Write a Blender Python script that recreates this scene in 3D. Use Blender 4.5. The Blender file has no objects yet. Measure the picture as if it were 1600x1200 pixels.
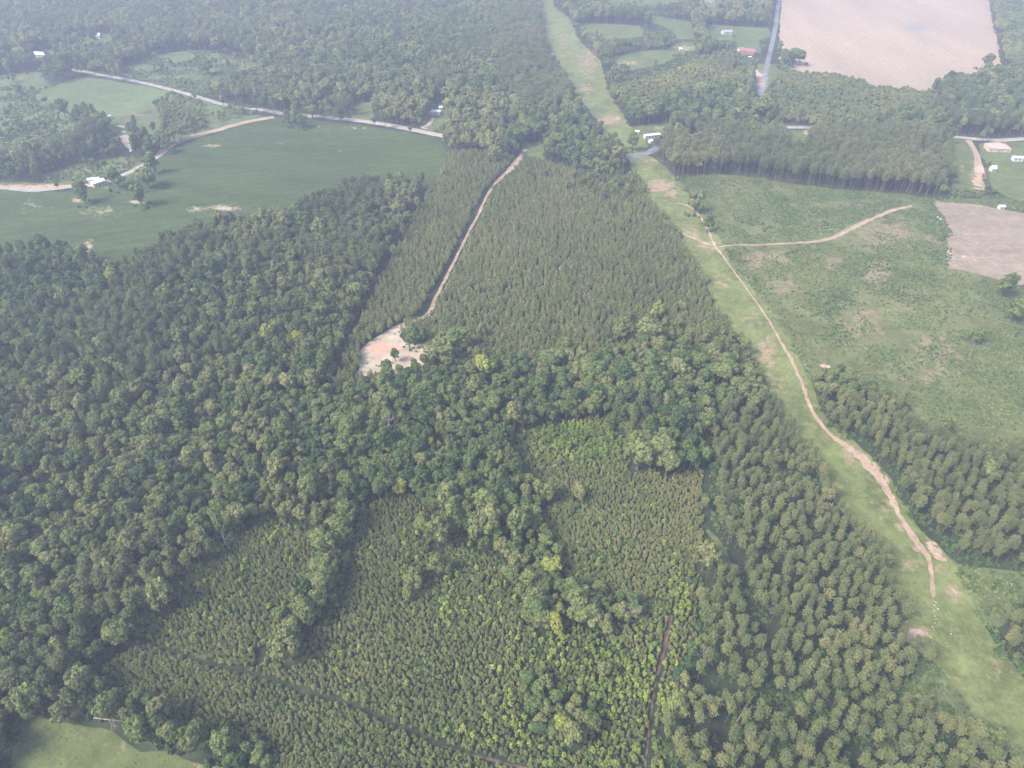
import bpy, bmesh, math, random
import numpy as np
from mathutils import Vector, Matrix, noise
from mathutils.geometry import delaunay_2d_cdt

R = math.radians
SC = bpy.context.scene
COL = SC.collection
rng = np.random.default_rng(7)
random.seed(7)

# ------------------------------------------------------------------ camera
H = 220.0
PITCH = R(40)
F = 1067.0
cam_d = bpy.data.cameras.new('camera'); cam = bpy.data.objects.new('camera', cam_d); COL.objects.link(cam)
cam.location = (0, 0, H); cam.rotation_euler = (R(90) - PITCH, 0, 0)
cam_d.sensor_width = 36; cam_d.lens = 36 * F / 1600
cam_d.clip_start = 1; cam_d.clip_end = 9000
SC.camera = cam
CP, SP = math.cos(PITCH), math.sin(PITCH)

def hgt(x, y):
    return (2.4*np.sin(x/95+1.3)*np.cos(y/130+.4) + 1.6*np.sin(x/61+y/83) + 1.2*np.cos(x/170-y/110+2)
            + 7*np.clip((np.asarray(y)-500)/900, 0, 3))

def at(px, py, z=0.0):
    """ground point whose spot Z metres above it is seen at photo pixel (px, py)"""
    u = (px-800)/F; v = (600-py)/F
    dx, dy, dz = u, CP+v*SP, -SP+v*CP
    t = (H-z)/-dz
    for _ in range(25):
        t = (H-z-hgt(t*dx, t*dy))/-dz
    return (t*dx, t*dy)

def proj(x, y, z):
    d = y*CP-(z-H)*SP
    return 800+F*x/d, 600-F*(y*SP+(z-H)*CP)/d

def W(pts):
    return [at(*p) for p in pts]

def inside(poly, x, y):
    r = np.zeros(x.shape, bool)
    P = np.asarray(poly); n = len(P)
    ok = (x >= P[:, 0].min()) & (x <= P[:, 0].max()) & (y >= P[:, 1].min()) & (y <= P[:, 1].max())
    xs, ys = x[ok], y[ok]; q = np.zeros(xs.shape, bool)
    for i in range(n):
        x1, y1 = P[i]; x2, y2 = P[(i+1) % n]
        if y1 == y2: continue
        c = ((y1 > ys) != (y2 > ys)) & (xs < (x2-x1)*(ys-y1)/(y2-y1)+x1)
        q ^= c
    r[ok] = q
    return r

def gauss(bl, px, py):
    s = np.zeros(np.shape(px))
    for b in bl:
        s = np.maximum(s, b[4]*np.exp(-(((px-b[0])/b[2])**2+((py-b[1])/b[3])**2)))
    return s

def vnoise(x, y, s, seed=0):
    """cheap smooth value noise, vectorised, -1..1"""
    x = np.asarray(x)/s+seed*17.3; y = np.asarray(y)/s-seed*9.1
    xi, yi = np.floor(x).astype(np.int64), np.floor(y).astype(np.int64)
    fx, fy = x-xi, y-yi; fx = fx*fx*(3-2*fx); fy = fy*fy*(3-2*fy)
    def h(a, b):
        n = (a*374761393+b*668265263+seed*974711) & 0x7fffffff
        n = ((n ^ (n >> 13))*1274126177) & 0x7fffffff
        return ((n ^ (n >> 16)) & 0xffff)/32767.5-1
    return (h(xi, yi)*(1-fx)+h(xi+1, yi)*fx)*(1-fy)+(h(xi, yi+1)*(1-fx)+h(xi+1, yi+1)*fx)*fy

# ------------------------------------------------------------------ materials
def mat(name):
    m = bpy.data.materials.new(name); m.use_nodes = True
    nt = m.node_tree; nt.nodes.clear()
    out = nt.nodes.new('ShaderNodeOutputMaterial')
    return m, nt, out

def ramp(nt, fac, stops, interp='LINEAR'):
    r = nt.nodes.new('ShaderNodeValToRGB'); r.color_ramp.interpolation = interp
    e = r.color_ramp.elements
    while len(e) < len(stops): e.new(.5)
    for k, (p, c) in enumerate(stops):
        e[k].position = p; e[k].color = (*c, 1) if len(c) == 3 else c
    nt.links.new(fac, r.inputs[0])
    return r.outputs[0]

def mixc(nt, fac, a, b, blend='MIX'):
    m = nt.nodes.new('ShaderNodeMix'); m.data_type = 'RGBA'; m.blend_type = blend
    for s, v in ((m.inputs[0], fac), (m.inputs[6], a), (m.inputs[7], b)):
        if hasattr(v, 'is_linked'): nt.links.new(v, s)
        else: s.default_value = v if isinstance(v, float) else (*v, 1)
    return m.outputs[2]

def nz(nt, vec, scale, detail=4, rough=.6, out='Fac', stretch=None, rot=0):
    n = nt.nodes.new('ShaderNodeTexNoise'); n.inputs['Scale'].default_value = scale
    n.inputs['Detail'].default_value = detail; n.inputs['Roughness'].default_value = rough
    if stretch or rot:
        mp = nt.nodes.new('ShaderNodeMapping'); nt.links.new(vec, mp.inputs[0])
        mp.inputs['Rotation'].default_value = (0, 0, rot); mp.inputs['Scale'].default_value = stretch or (1, 1, 1)
        vec = mp.outputs[0]
    nt.links.new(vec, n.inputs['Vector'])
    return n.outputs[0]

def mth(nt, op, a, b=0.0, clamp=False):
    m = nt.nodes.new('ShaderNodeMath'); m.operation = op; m.use_clamp = clamp
    for s, v in ((m.inputs[0], a), (m.inputs[1], b)):
        if hasattr(v, 'is_linked'): nt.links.new(v, s)
        else: s.default_value = v
    return m.outputs[0]

def pri(nt, out, color, rough=.95, spec=.15, bump=None, bs=.3, bd=.3):
    p = nt.nodes.new('ShaderNodeBsdfPrincipled')
    if hasattr(color, 'is_linked'): nt.links.new(color, p.inputs['Base Color'])
    else: p.inputs['Base Color'].default_value = (*color, 1)
    p.inputs['Roughness'].default_value = rough
    p.inputs['Specular IOR Level'].default_value = spec
    if bump is not None:
        b = nt.nodes.new('ShaderNodeBump'); b.inputs['Strength'].default_value = bs; b.inputs['Distance'].default_value = bd
        nt.links.new(bump, b.inputs['Height']); nt.links.new(b.outputs[0], p.inputs['Normal'])
    nt.links.new(p.outputs[0], out.inputs[0])

def foliage(name, stops, transl=.22, var=.35):
    m, nt, out = mat(name)
    a = nt.nodes.new('ShaderNodeAttribute'); a.attribute_type = 'INSTANCER'; a.attribute_name = 'tint'
    c = ramp(nt, a.outputs['Fac'], stops)
    tc = nt.nodes.new('ShaderNodeTexCoord')
    n = nz(nt, tc.outputs['Object'], 1.1, 3, .7)
    v = ramp(nt, n, [(.3, (1-var,)*3), (.7, (1+var*.9,)*3)])
    c = mixc(nt, 1.0, c, v, 'MULTIPLY')
    d = nt.nodes.new('ShaderNodeBsdfDiffuse'); t = nt.nodes.new('ShaderNodeBsdfTranslucent')
    nt.links.new(c, d.inputs[0]); nt.links.new(c, t.inputs[0])
    mx = nt.nodes.new('ShaderNodeMixShader'); mx.inputs[0].default_value = transl
    nt.links.new(d.outputs[0], mx.inputs[1]); nt.links.new(t.outputs[0], mx.inputs[2])
    nt.links.new(mx.outputs[0], out.inputs[0])
    return m

FM = {}
FM['broad'] = foliage('broadleaf_foliage', [(0, (.080, .135, .058)), (.25, (.135, .195, .070)), (.5, (.195, .245, .085)), (.65, (.235, .260, .105)),
                                            (.82, (.290, .290, .125)), (.92, (.31, .34, .085)), (1, (.46, .42, .10))], .3, .42)
FM['pine'] = foliage('pine_needles', [(0, (.145, .190, .084)), (.5, (.232, .262, .110)), (.85, (.305, .305, .138)), (1, (.35, .29, .165))], .28)
FM['young'] = foliage('young_pine_needles', [(0, (.165, .215, .080)), (.5, (.260, .290, .110)), (.85, (.340, .335, .140)), (1, (.40, .32, .17))], .28, .42)
FM['sap'] = foliage('sapling_leaves', [(0, (.18, .27, .07)), (.5, (.29, .37, .090)), (1, (.42, .47, .12))], .3, .3)
FM['shrub'] = foliage('shrub_leaves', [(0, (.070, .125, .045)), (.3, (.115, .185, .062)), (.6, (.185, .245, .085)), (1, (.28, .32, .12))], .28)

def barkmat(name, a, b):
    m, nt, out = mat(name)
    tc = nt.nodes.new('ShaderNodeTexCoord')
    n = nz(nt, tc.outputs['Object'], 2.5, 4, .6, stretch=(1, 1, .3))
    pri(nt, out, ramp(nt, n, [(.35, a), (.65, b)]))
    return m
BARK = barkmat('grey_brown_bark', (.09, .07, .055), (.20, .165, .13))
PBARK = barkmat('pale_pine_bark', (.12, .092, .072), (.25, .20, .16))
DEAD = barkmat('bleached_dead_wood', (.22, .18, .165), (.40, .34, .32))

def groundmat(name, base, bare, darkc, nscale=.05, stretch=None, rot=0, contrast=.25, fine=.6, spots=None, rows=None, mott=.24):
    """real surface colours; 'bare' and 'dark' are painted patches of soil or damp ground with shapes of their own"""
    m, nt, out = mat(name)
    tc = nt.nodes.new('ShaderNodeTexCoord'); P = tc.outputs['Object']
    n1 = nz(nt, P, nscale, 6, .62, stretch=stretch, rot=rot)
    lo = tuple(c*(1-contrast) for c in base); hi = tuple(c*(1+contrast) for c in base)
    c = ramp(nt, n1, [(.3, lo), (.5, base), (.72, hi)])
    n2 = nz(nt, P, fine, 5, .75)
    if spots:
        c = mixc(nt, ramp(nt, n2, [(.50, (0, 0, 0)), (.62, (1, 1, 1))]), c, spots)
    if rows:
        w = nt.nodes.new('ShaderNodeTexWave'); w.inputs['Scale'].default_value = rows[0]; w.inputs['Distortion'].default_value = 2.5
        w.inputs['Detail'].default_value = 2; w.inputs['Detail Scale'].default_value = .4
        mp = nt.nodes.new('ShaderNodeMapping'); mp.inputs['Rotation'].default_value = (0, 0, rows[1]); nt.links.new(P, mp.inputs[0])
        nt.links.new(mp.outputs[0], w.inputs['Vector'])
        c = mixc(nt, 1.0, c, ramp(nt, w.outputs['Fac'], [(0, (1-rows[2],)*3), (1, (1+rows[2],)*3)]), 'MULTIPLY')
    c = mixc(nt, 1.0, c, ramp(nt, nz(nt, P, .16, 5, .72), [(.32, (1-mott,)*3), (.68, (1+mott,)*3)]), 'MULTIPLY')
    ab = nt.nodes.new('ShaderNodeAttribute'); ab.attribute_name = 'bare'
    ad = nt.nodes.new('ShaderNodeAttribute'); ad.attribute_name = 'dark'
    n3 = nz(nt, P, .22, 6, .7)
    s = mth(nt, 'ADD', ab.outputs['Fac'], mth(nt, 'MULTIPLY', mth(nt, 'SUBTRACT', n3, .5), 2.4))
    fb = mth(nt, 'MULTIPLY', ramp(nt, s, [(.30, (0, 0, 0)), (.62, (1, 1, 1))]), mth(nt, 'MULTIPLY', ab.outputs['Fac'], 3.0, True))
    c = mixc(nt, fb, c, bare)
    s2 = mth(nt, 'ADD', ad.outputs['Fac'], mth(nt, 'MULTIPLY', mth(nt, 'SUBTRACT', n3, .5), 1.0))
    fd = mth(nt, 'MULTIPLY', ramp(nt, s2, [(.25, (0, 0, 0)), (.8, (1, 1, 1))]), mth(nt, 'MULTIPLY', ad.outputs['Fac'], 3.0, True))
    c = mixc(nt, fd, c, darkc)
    ae = nt.nodes.new('ShaderNodeAttribute'); ae.attribute_name = 'dirt'
    n4 = nz(nt, P, .55, 7, .78)
    s3 = mth(nt, 'ADD', ae.outputs['Fac'], mth(nt, 'MULTIPLY', mth(nt, 'SUBTRACT', n4, .5), 1.5))
    fe = mth(nt, 'MULTIPLY', ramp(nt, s3, [(.42, (0, 0, 0)), (.56, (1, 1, 1))]), mth(nt, 'MULTIPLY', ae.outputs['Fac'], 4.0, True))
    c = mixc(nt, fe, c, ramp(nt, n4, [(.35, (.33, .225, .16)), (.6, (.44, .335, .255))]))
    c = mixc(nt, 1.0, c, ramp(nt, nz(nt, P, fine*1.7, 4, .7), [(.3, (.84,)*3), (.7, (1.16,)*3)]), 'MULTIPLY')
    pri(nt, out, c, .97, .1, n2, .5, .25)
    return m

PINK = (.42, .27, .20)
GM = {
 'ground': groundmat('forest_floor', (.038, .050, .028), (.20, .135, .10), (.03, .05, .03), .02, spots=(.052, .068, .034), contrast=.35),
 'grass': groundmat('rough_grass', (.138, .160, .054), (.30, .225, .14), (.075, .120, .042), .045, contrast=.38, spots=(.185, .200, .085), fine=.35),
 'lawn': groundmat('mown_grass', (.112, .138, .050), (.42, .30, .20), (.07, .12, .05), .03, contrast=.2),
 'meadow': groundmat('pasture_grass', (.115, .148, .060), (.28, .20, .15), (.06, .11, .05), .012, contrast=.22, fine=.25),
 'crop': groundmat('green_crop', (.058, .083, .027), (.32, .27, .17), (.13, .15, .09), .01, (1, 5, 1), .25, .26, fine=.2, rows=(.035, -.35+R(90), .07), mott=.16),
 'stubble': groundmat('pale_stubble', (.355, .270, .200), (.45, .37, .27), (.27, .235, .215), .008, (3, .6, 1), -.1, .13, fine=.15, rows=(.05, 0.05, .05), mott=.07),
 'tilled': groundmat('tilled_soil', (.26, .205, .15), (.50, .38, .30), (.20, .20, .14), .03, (.5, 3, 1), -.12, .18, fine=.3, rows=(.10, .02, .05), mott=.2),
 'clearcut': groundmat('cut_over_ground', (.126, .136, .052), (.23, .18, .11), (.07, .10, .05), .03, contrast=.38, spots=(.085, .106, .045), fine=.5),
 'scrub': groundmat('scrub_ground', (.105, .130, .055), (.24, .18, .12), (.05, .08, .04), .03, contrast=.3, spots=(.16, .175, .08)),
 'sand': groundmat('pale_sandy_soil', (.42, .345, .26), (.50, .30, .21), (.22, .24, .14), .12, contrast=.20, spots=(.40, .34, .25), fine=.5),
 'dirt': groundmat('pink_dirt', (.37, .265, .195), (.46, .36, .29), (.28, .20, .14), .15, contrast=.2, fine=.6),
 'reddirt': groundmat('reddish_dirt', (.15, .10, .072), (.30, .2, .15), (.1, .08, .05), .2, contrast=.25, fine=.6),
 'gravel': groundmat('pale_gravel', (.34, .31, .27), (.38, .30, .25), (.25, .23, .19), .2, contrast=.12, fine=.8),
 'asphalt': groundmat('worn_asphalt', (.19, .19, .195), (.3, .3, .3), (.2, .2, .2), .1, contrast=.1, fine=.8),
}

def simple(name, col, rough=.7, spec=.3, vary=.08, sc=1.5):
    m, nt, out = mat(name)
    tc = nt.nodes.new('ShaderNodeTexCoord')
    n = nz(nt, tc.outputs['Object'], sc, 4, .6)
    pri(nt, out, ramp(nt, n, [(.3, tuple(c*(1-vary) for c in col)), (.7, tuple(min(1, c*(1+vary)) for c in col))]), rough, spec)
    return m
M = {k: simple(k, c, r) for k, c, r in [
    ('white_siding', (.60, .60, .58), .6), ('white_metal_roof', (.60, .61, .64), .4), ('grey_shingle', (.33, .33, .35), .9),
    ('red_shingle', (.30, .15, .13), .9), ('tan_shingle', (.50, .33, .27), .9), ('tan_siding', (.55, .47, .38), .8), ('brick_wall', (.38, .2, .15), .9),
    ('dark_glass', (.05, .06, .07), .15), ('door_paint', (.22, .16, .12), .5), ('rubber', (.03, .03, .03), .8), ('white_paint', (.75, .75, .76), .3),
    ('red_paint', (.4, .05, .04), .3), ('blue_paint', (.12, .16, .28), .3), ('pale_rock', (.50, .46, .41), .9), ('concrete', (.42, .40, .37), .9),
    ('rusty_metal', (.26, .17, .13), .8), ('trim_paint', (.7, .68, .64), .6), ('tan_paint', (.45, .38, .3), .4)]}

# ------------------------------------------------------------------ helpers for objects
def mesh_obj(name, verts, faces, mats, parent=None, midx=None, link=True, smooth=False):
    me = bpy.data.meshes.new(name)
    verts = np.asarray(verts, np.float32)
    if isinstance(faces, np.ndarray):
        n, k = faces.shape
        me.vertices.add(len(verts)); me.vertices.foreach_set('co', verts.ravel())
        me.loops.add(n*k); me.loops.foreach_set('vertex_index', faces.astype(np.int32).ravel())
        me.polygons.add(n); me.polygons.foreach_set('loop_start', np.arange(0, n*k, k, dtype=np.int32))
        if midx is not None: me.polygons.foreach_set('material_index', np.asarray(midx, np.int32))
        me.update(calc_edges=True)
    else:
        me.from_pydata([tuple(map(float, v)) for v in verts], [], faces)
        if midx is not None:
            for p, i in zip(me.polygons, midx): p.material_index = i
        me.update()
    for m in (mats if isinstance(mats, (list, tuple)) else [mats]): me.materials.append(m)
    if smooth:
        me.polygons.foreach_set('use_smooth', np.ones(len(me.polygons), bool))
    o = bpy.data.objects.new(name, me)
    if link: COL.objects.link(o)
    if parent: o.parent = parent
    return o

def tag(o, label, cat=None, group=None, kind=None):
    o['label'] = label
    if cat: o['category'] = cat
    if group: o['group'] = group
    if kind: o['kind'] = kind
    return o

def empty(name, loc, rz, label, cat, group=None):
    o = bpy.data.objects.new(name, None); COL.objects.link(o)
    o.location = loc; o.rotation_euler = (0, 0, rz); o.empty_display_size = .5
    return tag(o, label, cat, group)

class MB:
    def __init__(s): s.v = []; s.f = []
    def add(s, v, f):
        n = len(s.v); s.v += [tuple(p) for p in v]; s.f += [tuple(i+n for i in q) for q in f]
    def box(s, x0, x1, y0, y1, z0, z1, taper=0):
        a = taper
        s.add([(x0, y0, z0), (x1, y0, z0), (x1, y1, z0), (x0, y1, z0), (x0+a, y0+a, z1), (x1-a, y0+a, z1), (x1-a, y1-a, z1), (x0+a, y1-a, z1)],
              [(3, 2, 1, 0), (4, 5, 6, 7), (0, 1, 5, 4), (1, 2, 6, 5), (2, 3, 7, 6), (3, 0, 4, 7)])
    def tube(s, pts, rad, n=6):
        pts = [Vector(p) for p in pts]; rings = []
        for i, p in enumerate(pts):
            d = (pts[min(i+1, len(pts)-1)]-pts[max(i-1, 0)]).normalized()
            a = d.orthogonal().normalized(); b = d.cross(a)
            rings.append([p+(a*math.cos(2*math.pi*k/n)+b*math.sin(2*math.pi*k/n))*rad[i] for k in range(n)])
        v = [q for r in rings for q in r]; f = []
        for i in range(len(pts)-1):
            for k in range(n):
                f.append((i*n+k, i*n+(k+1) % n, (i+1)*n+(k+1) % n, (i+1)*n+k))
        f.append(tuple(range(n))[::-1]); f.append(tuple((len(pts)-1)*n+k for k in range(n)))
        s.add(v, f)
    def build(s, name, m, parent=None, link=True, smooth=False):
        return mesh_obj(name, s.v, s.f, m, parent, link=link, smooth=smooth)

# ------------------------------------------------------------------ tree crowns (leaf sized faces through the crown volume)
def quads(c, n, size, r, asp=1.0):
    """c centres (N,3), n normals (N,3) -> random leaf-clump quads"""
    N = len(c)
    n = n/np.linalg.norm(n, axis=1, keepdims=True)
    a = r.normal(size=(N, 3)); a -= (a*n).sum(1, keepdims=True)*n; a /= np.linalg.norm(a, axis=1, keepdims=True)
    b = np.cross(n, a)
    sz = (np.asarray(size)*r.uniform(.65, 1.35, N))[:, None]*.5
    j = lambda: r.uniform(.6, 1.25, (N, 1))
    v = np.stack([c-a*sz*j()-b*sz*asp*j(), c+a*sz*j()-b*sz*asp*j(), c+a*sz*j()+b*sz*asp*j(), c-a*sz*j()+b*sz*asp*j()], 1)
    return v.reshape(-1, 3)

def qfaces(nv): return np.arange(nv).reshape(-1, 4)

def sphere_pts(r, N):
    v = r.normal(size=(N, 3)); return v/np.linalg.norm(v, axis=1, keepdims=True)

def crown_broad(seed, rad=3.0, ht=5.2, zc=9.0, nc=30, per=70, leaf=.5, lean=.2):
    r = np.random.default_rng(seed); V = []
    k = 0; cen = []
    while len(cen) < nc:
        d = sphere_pts(r, 1)[0]
        if d[2] < -.45: continue
        rr = r.uniform(.62, 1.0)*(1+.22*math.sin(3*math.atan2(d[1], d[0])+seed)*(1-abs(d[2])))
        cen.append(np.array([d[0]*rad*.74*rr, d[1]*rad*.74*rr, d[2]*ht*.42*rr]))
    for p in cen:
        cr = r.uniform(.24, .42)*rad
        d = sphere_pts(r, per)
        out = p/np.linalg.norm(p)
        d = d+out*.55+np.array([0, 0, .35]); d /= np.linalg.norm(d, axis=1, keepdims=True)
        c = p+d*cr*r.uniform(.72, 1.08, (per, 1))*np.array([1, 1, .8])
        V.append(quads(c, d+r.normal(size=(per, 3))*.42, leaf, r))
    n = nc*8
    d = sphere_pts(r, n); c = d*np.array([rad*.6, rad*.6, ht*.36])*r.uniform(.3, 1, (n, 1))
    V.append(quads(c, d+r.normal(size=(n, 3))*.5, leaf*1.5, r))
    V = np.concatenate(V); V[:, 2] += zc
    return V

def crown_pine(seed, rad=2.6, top=17.0, depth=6.4, leaf=.62):
    r = np.random.default_rng(seed); V = []
    nw = 8
    for w in range(nw):
        f = w/(nw-1)                        # 0 = lowest whorl
        z = top-depth*(1-f)-.3
        L = rad*1.05*math.sqrt(max(.03, 1-((f-.42)/.66)**2))
        nb = 8 if f < .8 else 6
        for b in range(nb):
            if r.random() < .08: continue
            an = 2*math.pi*(b+r.uniform(-.3, .3))/nb+w*.9
            Lb = L*r.uniform(.7, 1.15); up = r.uniform(.12, .45)*(1 if f < .5 else 1.6)
            m = max(3, int(Lb/.45))
            for s in range(m):
                t = .25+.75*(s+r.uniform(0, .6))/m
                p = np.array([math.cos(an)*Lb*t, math.sin(an)*Lb*t, z+up*Lb*t*t])
                N = 12; d = sphere_pts(r, N); d[:, 2] = np.abs(d[:, 2])*.8+.15
                side = r.normal(size=3)*.34
                c = p+side+d*r.uniform(.1, .5, (N, 1))
                nn = np.cross(d, r.normal(size=(N, 3)))*.55+np.array([0, 0, .6])+p*np.array([.12, .12, 0])
                V.append(quads(c, nn, leaf*.68, r, .55))
    N = 40; d = sphere_pts(r, N); c = np.array([0, 0, top-.2])+d*np.array([.35, .35, .6]); V.append(quads(c, d+.4, leaf*.55, r, .5))
    return np.concatenate(V)

def crown_young(seed, rad=1.05, top=4.4, leaf=.34):
    r = np.random.default_rng(seed); V = []
    nw = 6
    for w in range(nw):
        f = w/(nw-1); z = .9+(top-1.3)*f
        L = rad*1.05*math.sqrt(max(.05, 1-((f-.3)/.78)**2))
        nb = 6 if f < .7 else 4
        for b in range(nb):
            an = 2*math.pi*(b+r.uniform(-.3, .3))/nb+w*1.1
            Lb = L*r.uniform(.75, 1.15)
            m = max(1, int(Lb/.3))
            for s in range(m):
                t = .4+.6*(s+.7)/m
                p = np.array([math.cos(an)*Lb*t, math.sin(an)*Lb*t, z+.35*Lb*t])
                N = 8; d = sphere_pts(r, N); d[:, 2] = np.abs(d[:, 2])
                c = p+d*r.uniform(.05, .24, (N, 1))
                V.append(quads(c, d+r.normal(size=(N, 3))*.5+np.array([0, 0, .3]), leaf*.8, r, .6))
    N = 26; c = np.array([0, 0, top-.3])+sphere_pts(r, N)*np.array([.16, .16, .42]); V.append(quads(c, sphere_pts(r, N)+np.array([0, 0, .3]), leaf*.75, r, .6))
    return np.concatenate(V)

def crown_sap(seed, rad=1.1, ht=3.8, zc=2.9, leaf=.36):
    r = np.random.default_rng(seed); V = []
    for k in range(16):
        f = r.uniform(-1, 1); an = r.uniform(0, 6.283)
        w = math.sqrt(max(0, 1-f*f))*(1-.25*f)
        p = np.array([math.cos(an)*rad*.66*w, math.sin(an)*rad*.66*w, f*ht*.4])
        N = 26; d = sphere_pts(r, N)+np.array([0, 0, .35])
        c = p+d*rad*.36*r.uniform(.6, 1, (N, 1))
        V.append(quads(c, d+r.normal(size=(N, 3))*.5, leaf, r))
    V = np.concatenate(V); V[:, 2] += zc
    return V

def crown_shrub(seed, rad=1.1, ht=1.5, leaf=.36):
    r = np.random.default_rng(seed); V = []
    for k in range(12):
        d = sphere_pts(r, 1)[0]; d[2] = abs(d[2])
        p = d*np.array([rad*.66, rad*.66, ht*.55])*r.uniform(.5, 1.05)
        N = 22; q = sphere_pts(r, N)+np.array([0, 0, .4])
        V.append(quads(p+q*rad*.34*r.uniform(.6, 1, (N, 1)), q+r.normal(size=(N, 3))*.5, leaf, r))
    return np.concatenate(V)

def trunk_broad(seed, zc=9.0, rad=3.0):
    r = random.Random(seed); b = MB()
    p1 = (r.uniform(-.3, .3), r.uniform(-.3, .3), zc*.5); p2 = (p1[0]*1.4, p1[1]*1.4, zc+1)
    b.tube([(0, 0, -.6), (0, 0, .8), p1, p2], [.42, .27, .2, .07])
    for k in range(6):
        a = 6.283*k/6+r.uniform(-.4, .4); L = rad*r.uniform(.5, .78); z = zc*r.uniform(.5, .8)
        b.tube([(p1[0], p1[1], z), (math.cos(a)*L*.5, math.sin(a)*L*.5, z+L*.45), (math.cos(a)*L, math.sin(a)*L, z+L*.9)], [.11, .07, .025], 5)
    return b

def trunk_pine(seed, top=17.0, rad=2.6):
    r = random.Random(seed); b = MB()
    lx, ly = r.uniform(-.35, .35), r.uniform(-.35, .35)
    b.tube([(-lx, -ly, -.5), (-lx*.8, -ly*.8, .7), (0, 0, top*.55), (0, 0, top-.3)], [.30, .2, .145, .03])
    for w in range(7):
        z = top-6.9+w*.95
        for k in range(4):
            a = 6.283*k/4+w*.9+r.uniform(-.3, .3); L = rad*r.uniform(.6, .95)*(1-.09*w)
            b.tube([(0, 0, z), (math.cos(a)*L, math.sin(a)*L, z+.3*L)], [.055, .015], 4)
    for k in range(4):   # dead stubs below the crown
        a = r.uniform(0, 6.283); z = top-r.uniform(7.5, 11)
        b.tube([(0, 0, z), (math.cos(a)*.9, math.sin(a)*.9, z+.1)], [.035, .01], 4)
    return b

def trunk_small(seed, top=3.0, rad=.06):
    r = random.Random(seed); b = MB()
    b.tube([(0, 0, -.3), (r.uniform(-.04, .04), r.uniform(-.04, .04), top*.5), (0, 0, top)], [rad, rad*.7, rad*.3], 5)
    for k in range(4):
        a = 1.57*k+r.uniform(-.3, .3); z = top*r.uniform(.3, .7)
        b.tube([(0, 0, z), (math.cos(a)*.5, math.sin(a)*.5, z+.3)], [rad*.4, rad*.15], 4)
    return b

def dead_tree_mb(seed, h=12, full=True):
    r = random.Random(seed); b = MB()
    b.tube([(0, 0, -.5), (.1, .1, h*.4), (.3, .1, h)], [.3, .2, .06])
    def branch(p, d, L, rad, n):
        e = p+d*L; m = p+d*L*.5+Vector((r.uniform(-.1, .1), r.uniform(-.1, .1), .1))*L*.4
        b.tube([p, m, e], [rad, rad*.75, rad*.4], 5)
        if n:
            for _ in range(3):
                q = (d+Vector((r.uniform(-.7, .7), r.uniform(-.7, .7), r.uniform(-.1, .6)))).normalized()
                branch(m.lerp(e, r.uniform(.2, 1)), q, L*.6, rad*.5, n-1)
    for k in range(9 if full else 4):
        a = 6.283*k/9*2.4; z = h*r.uniform(.4, .95)
        branch(Vector((.15, .1, z)), Vector((math.cos(a), math.sin(a), .75)).normalized(), h*.22, .09, 2)
    return b

KIND = {}
def register(kind, fm, crowns, trunks, bark):
    protos = []
    for i, (cv, tb) in enumerate(zip(crowns, trunks)):
        cm = mesh_obj(kind+'_crown', cv, qfaces(len(cv)), FM[fm], link=False).data
        tm = tb.build(kind+'_trunk', bark, link=False).data if tb else None
        # whole tree in one mesh, used only inside the stuff objects
        tv = np.asarray(tb.v) if tb else np.zeros((0, 3)); n0 = len(cv)
        me = bpy.data.meshes.new(kind+'_whole')
        me.from_pydata(np.concatenate([cv, tv]).tolist(), [], [tuple(q) for q in qfaces(n0).tolist()]+([tuple(i+n0 for i in f) for f in tb.f] if tb else []))
        me.materials.append(FM[fm]); me.materials.append(bark)
        for p in me.polygons[n0//4:]: p.material_index = 1
        wo = bpy.data.objects.new(kind+'_whole', me)
        protos.append((cm, tm, wo))
    KIND[kind] = protos

NB = 12
register('broadleaf_tree', 'broad',
         [crown_broad(10+i, rad=3.0, zc=8.2, ht=[7.2, 6.6, 8.4, 7.0, 7.8, 6.2, 8.0, 8.8, 6.4, 7.4, 8.2, 7.0][i], nc=[26, 30, 34, 22, 38, 28, 20, 26, 16, 44, 24, 18][i], per=66) for i in range(NB)],
         [trunk_broad(20+i) for i in range(NB)], BARK)
register('pine_tree', 'pine', [crown_pine(30+i, rad=[2.6, 2.9, 2.3, 2.7, 2.5][i]) for i in range(5)], [trunk_pine(40+i) for i in range(5)], PBARK)
register('young_pine', 'young', [crown_young(50+i, rad=[.90, 1.02, .82, .95][i]) for i in range(4)], [trunk_small(60+i, 3.6) for i in range(4)], BARK)
register('sapling', 'sap', [crown_sap(70+i) for i in range(4)], [trunk_small(80+i, 3.4, .05) for i in range(4)], BARK)
register('bush', 'shrub', [crown_shrub(90+i) for i in range(4)], [trunk_small(95+i, .8, .04) for i in range(4)], BARK)

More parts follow.
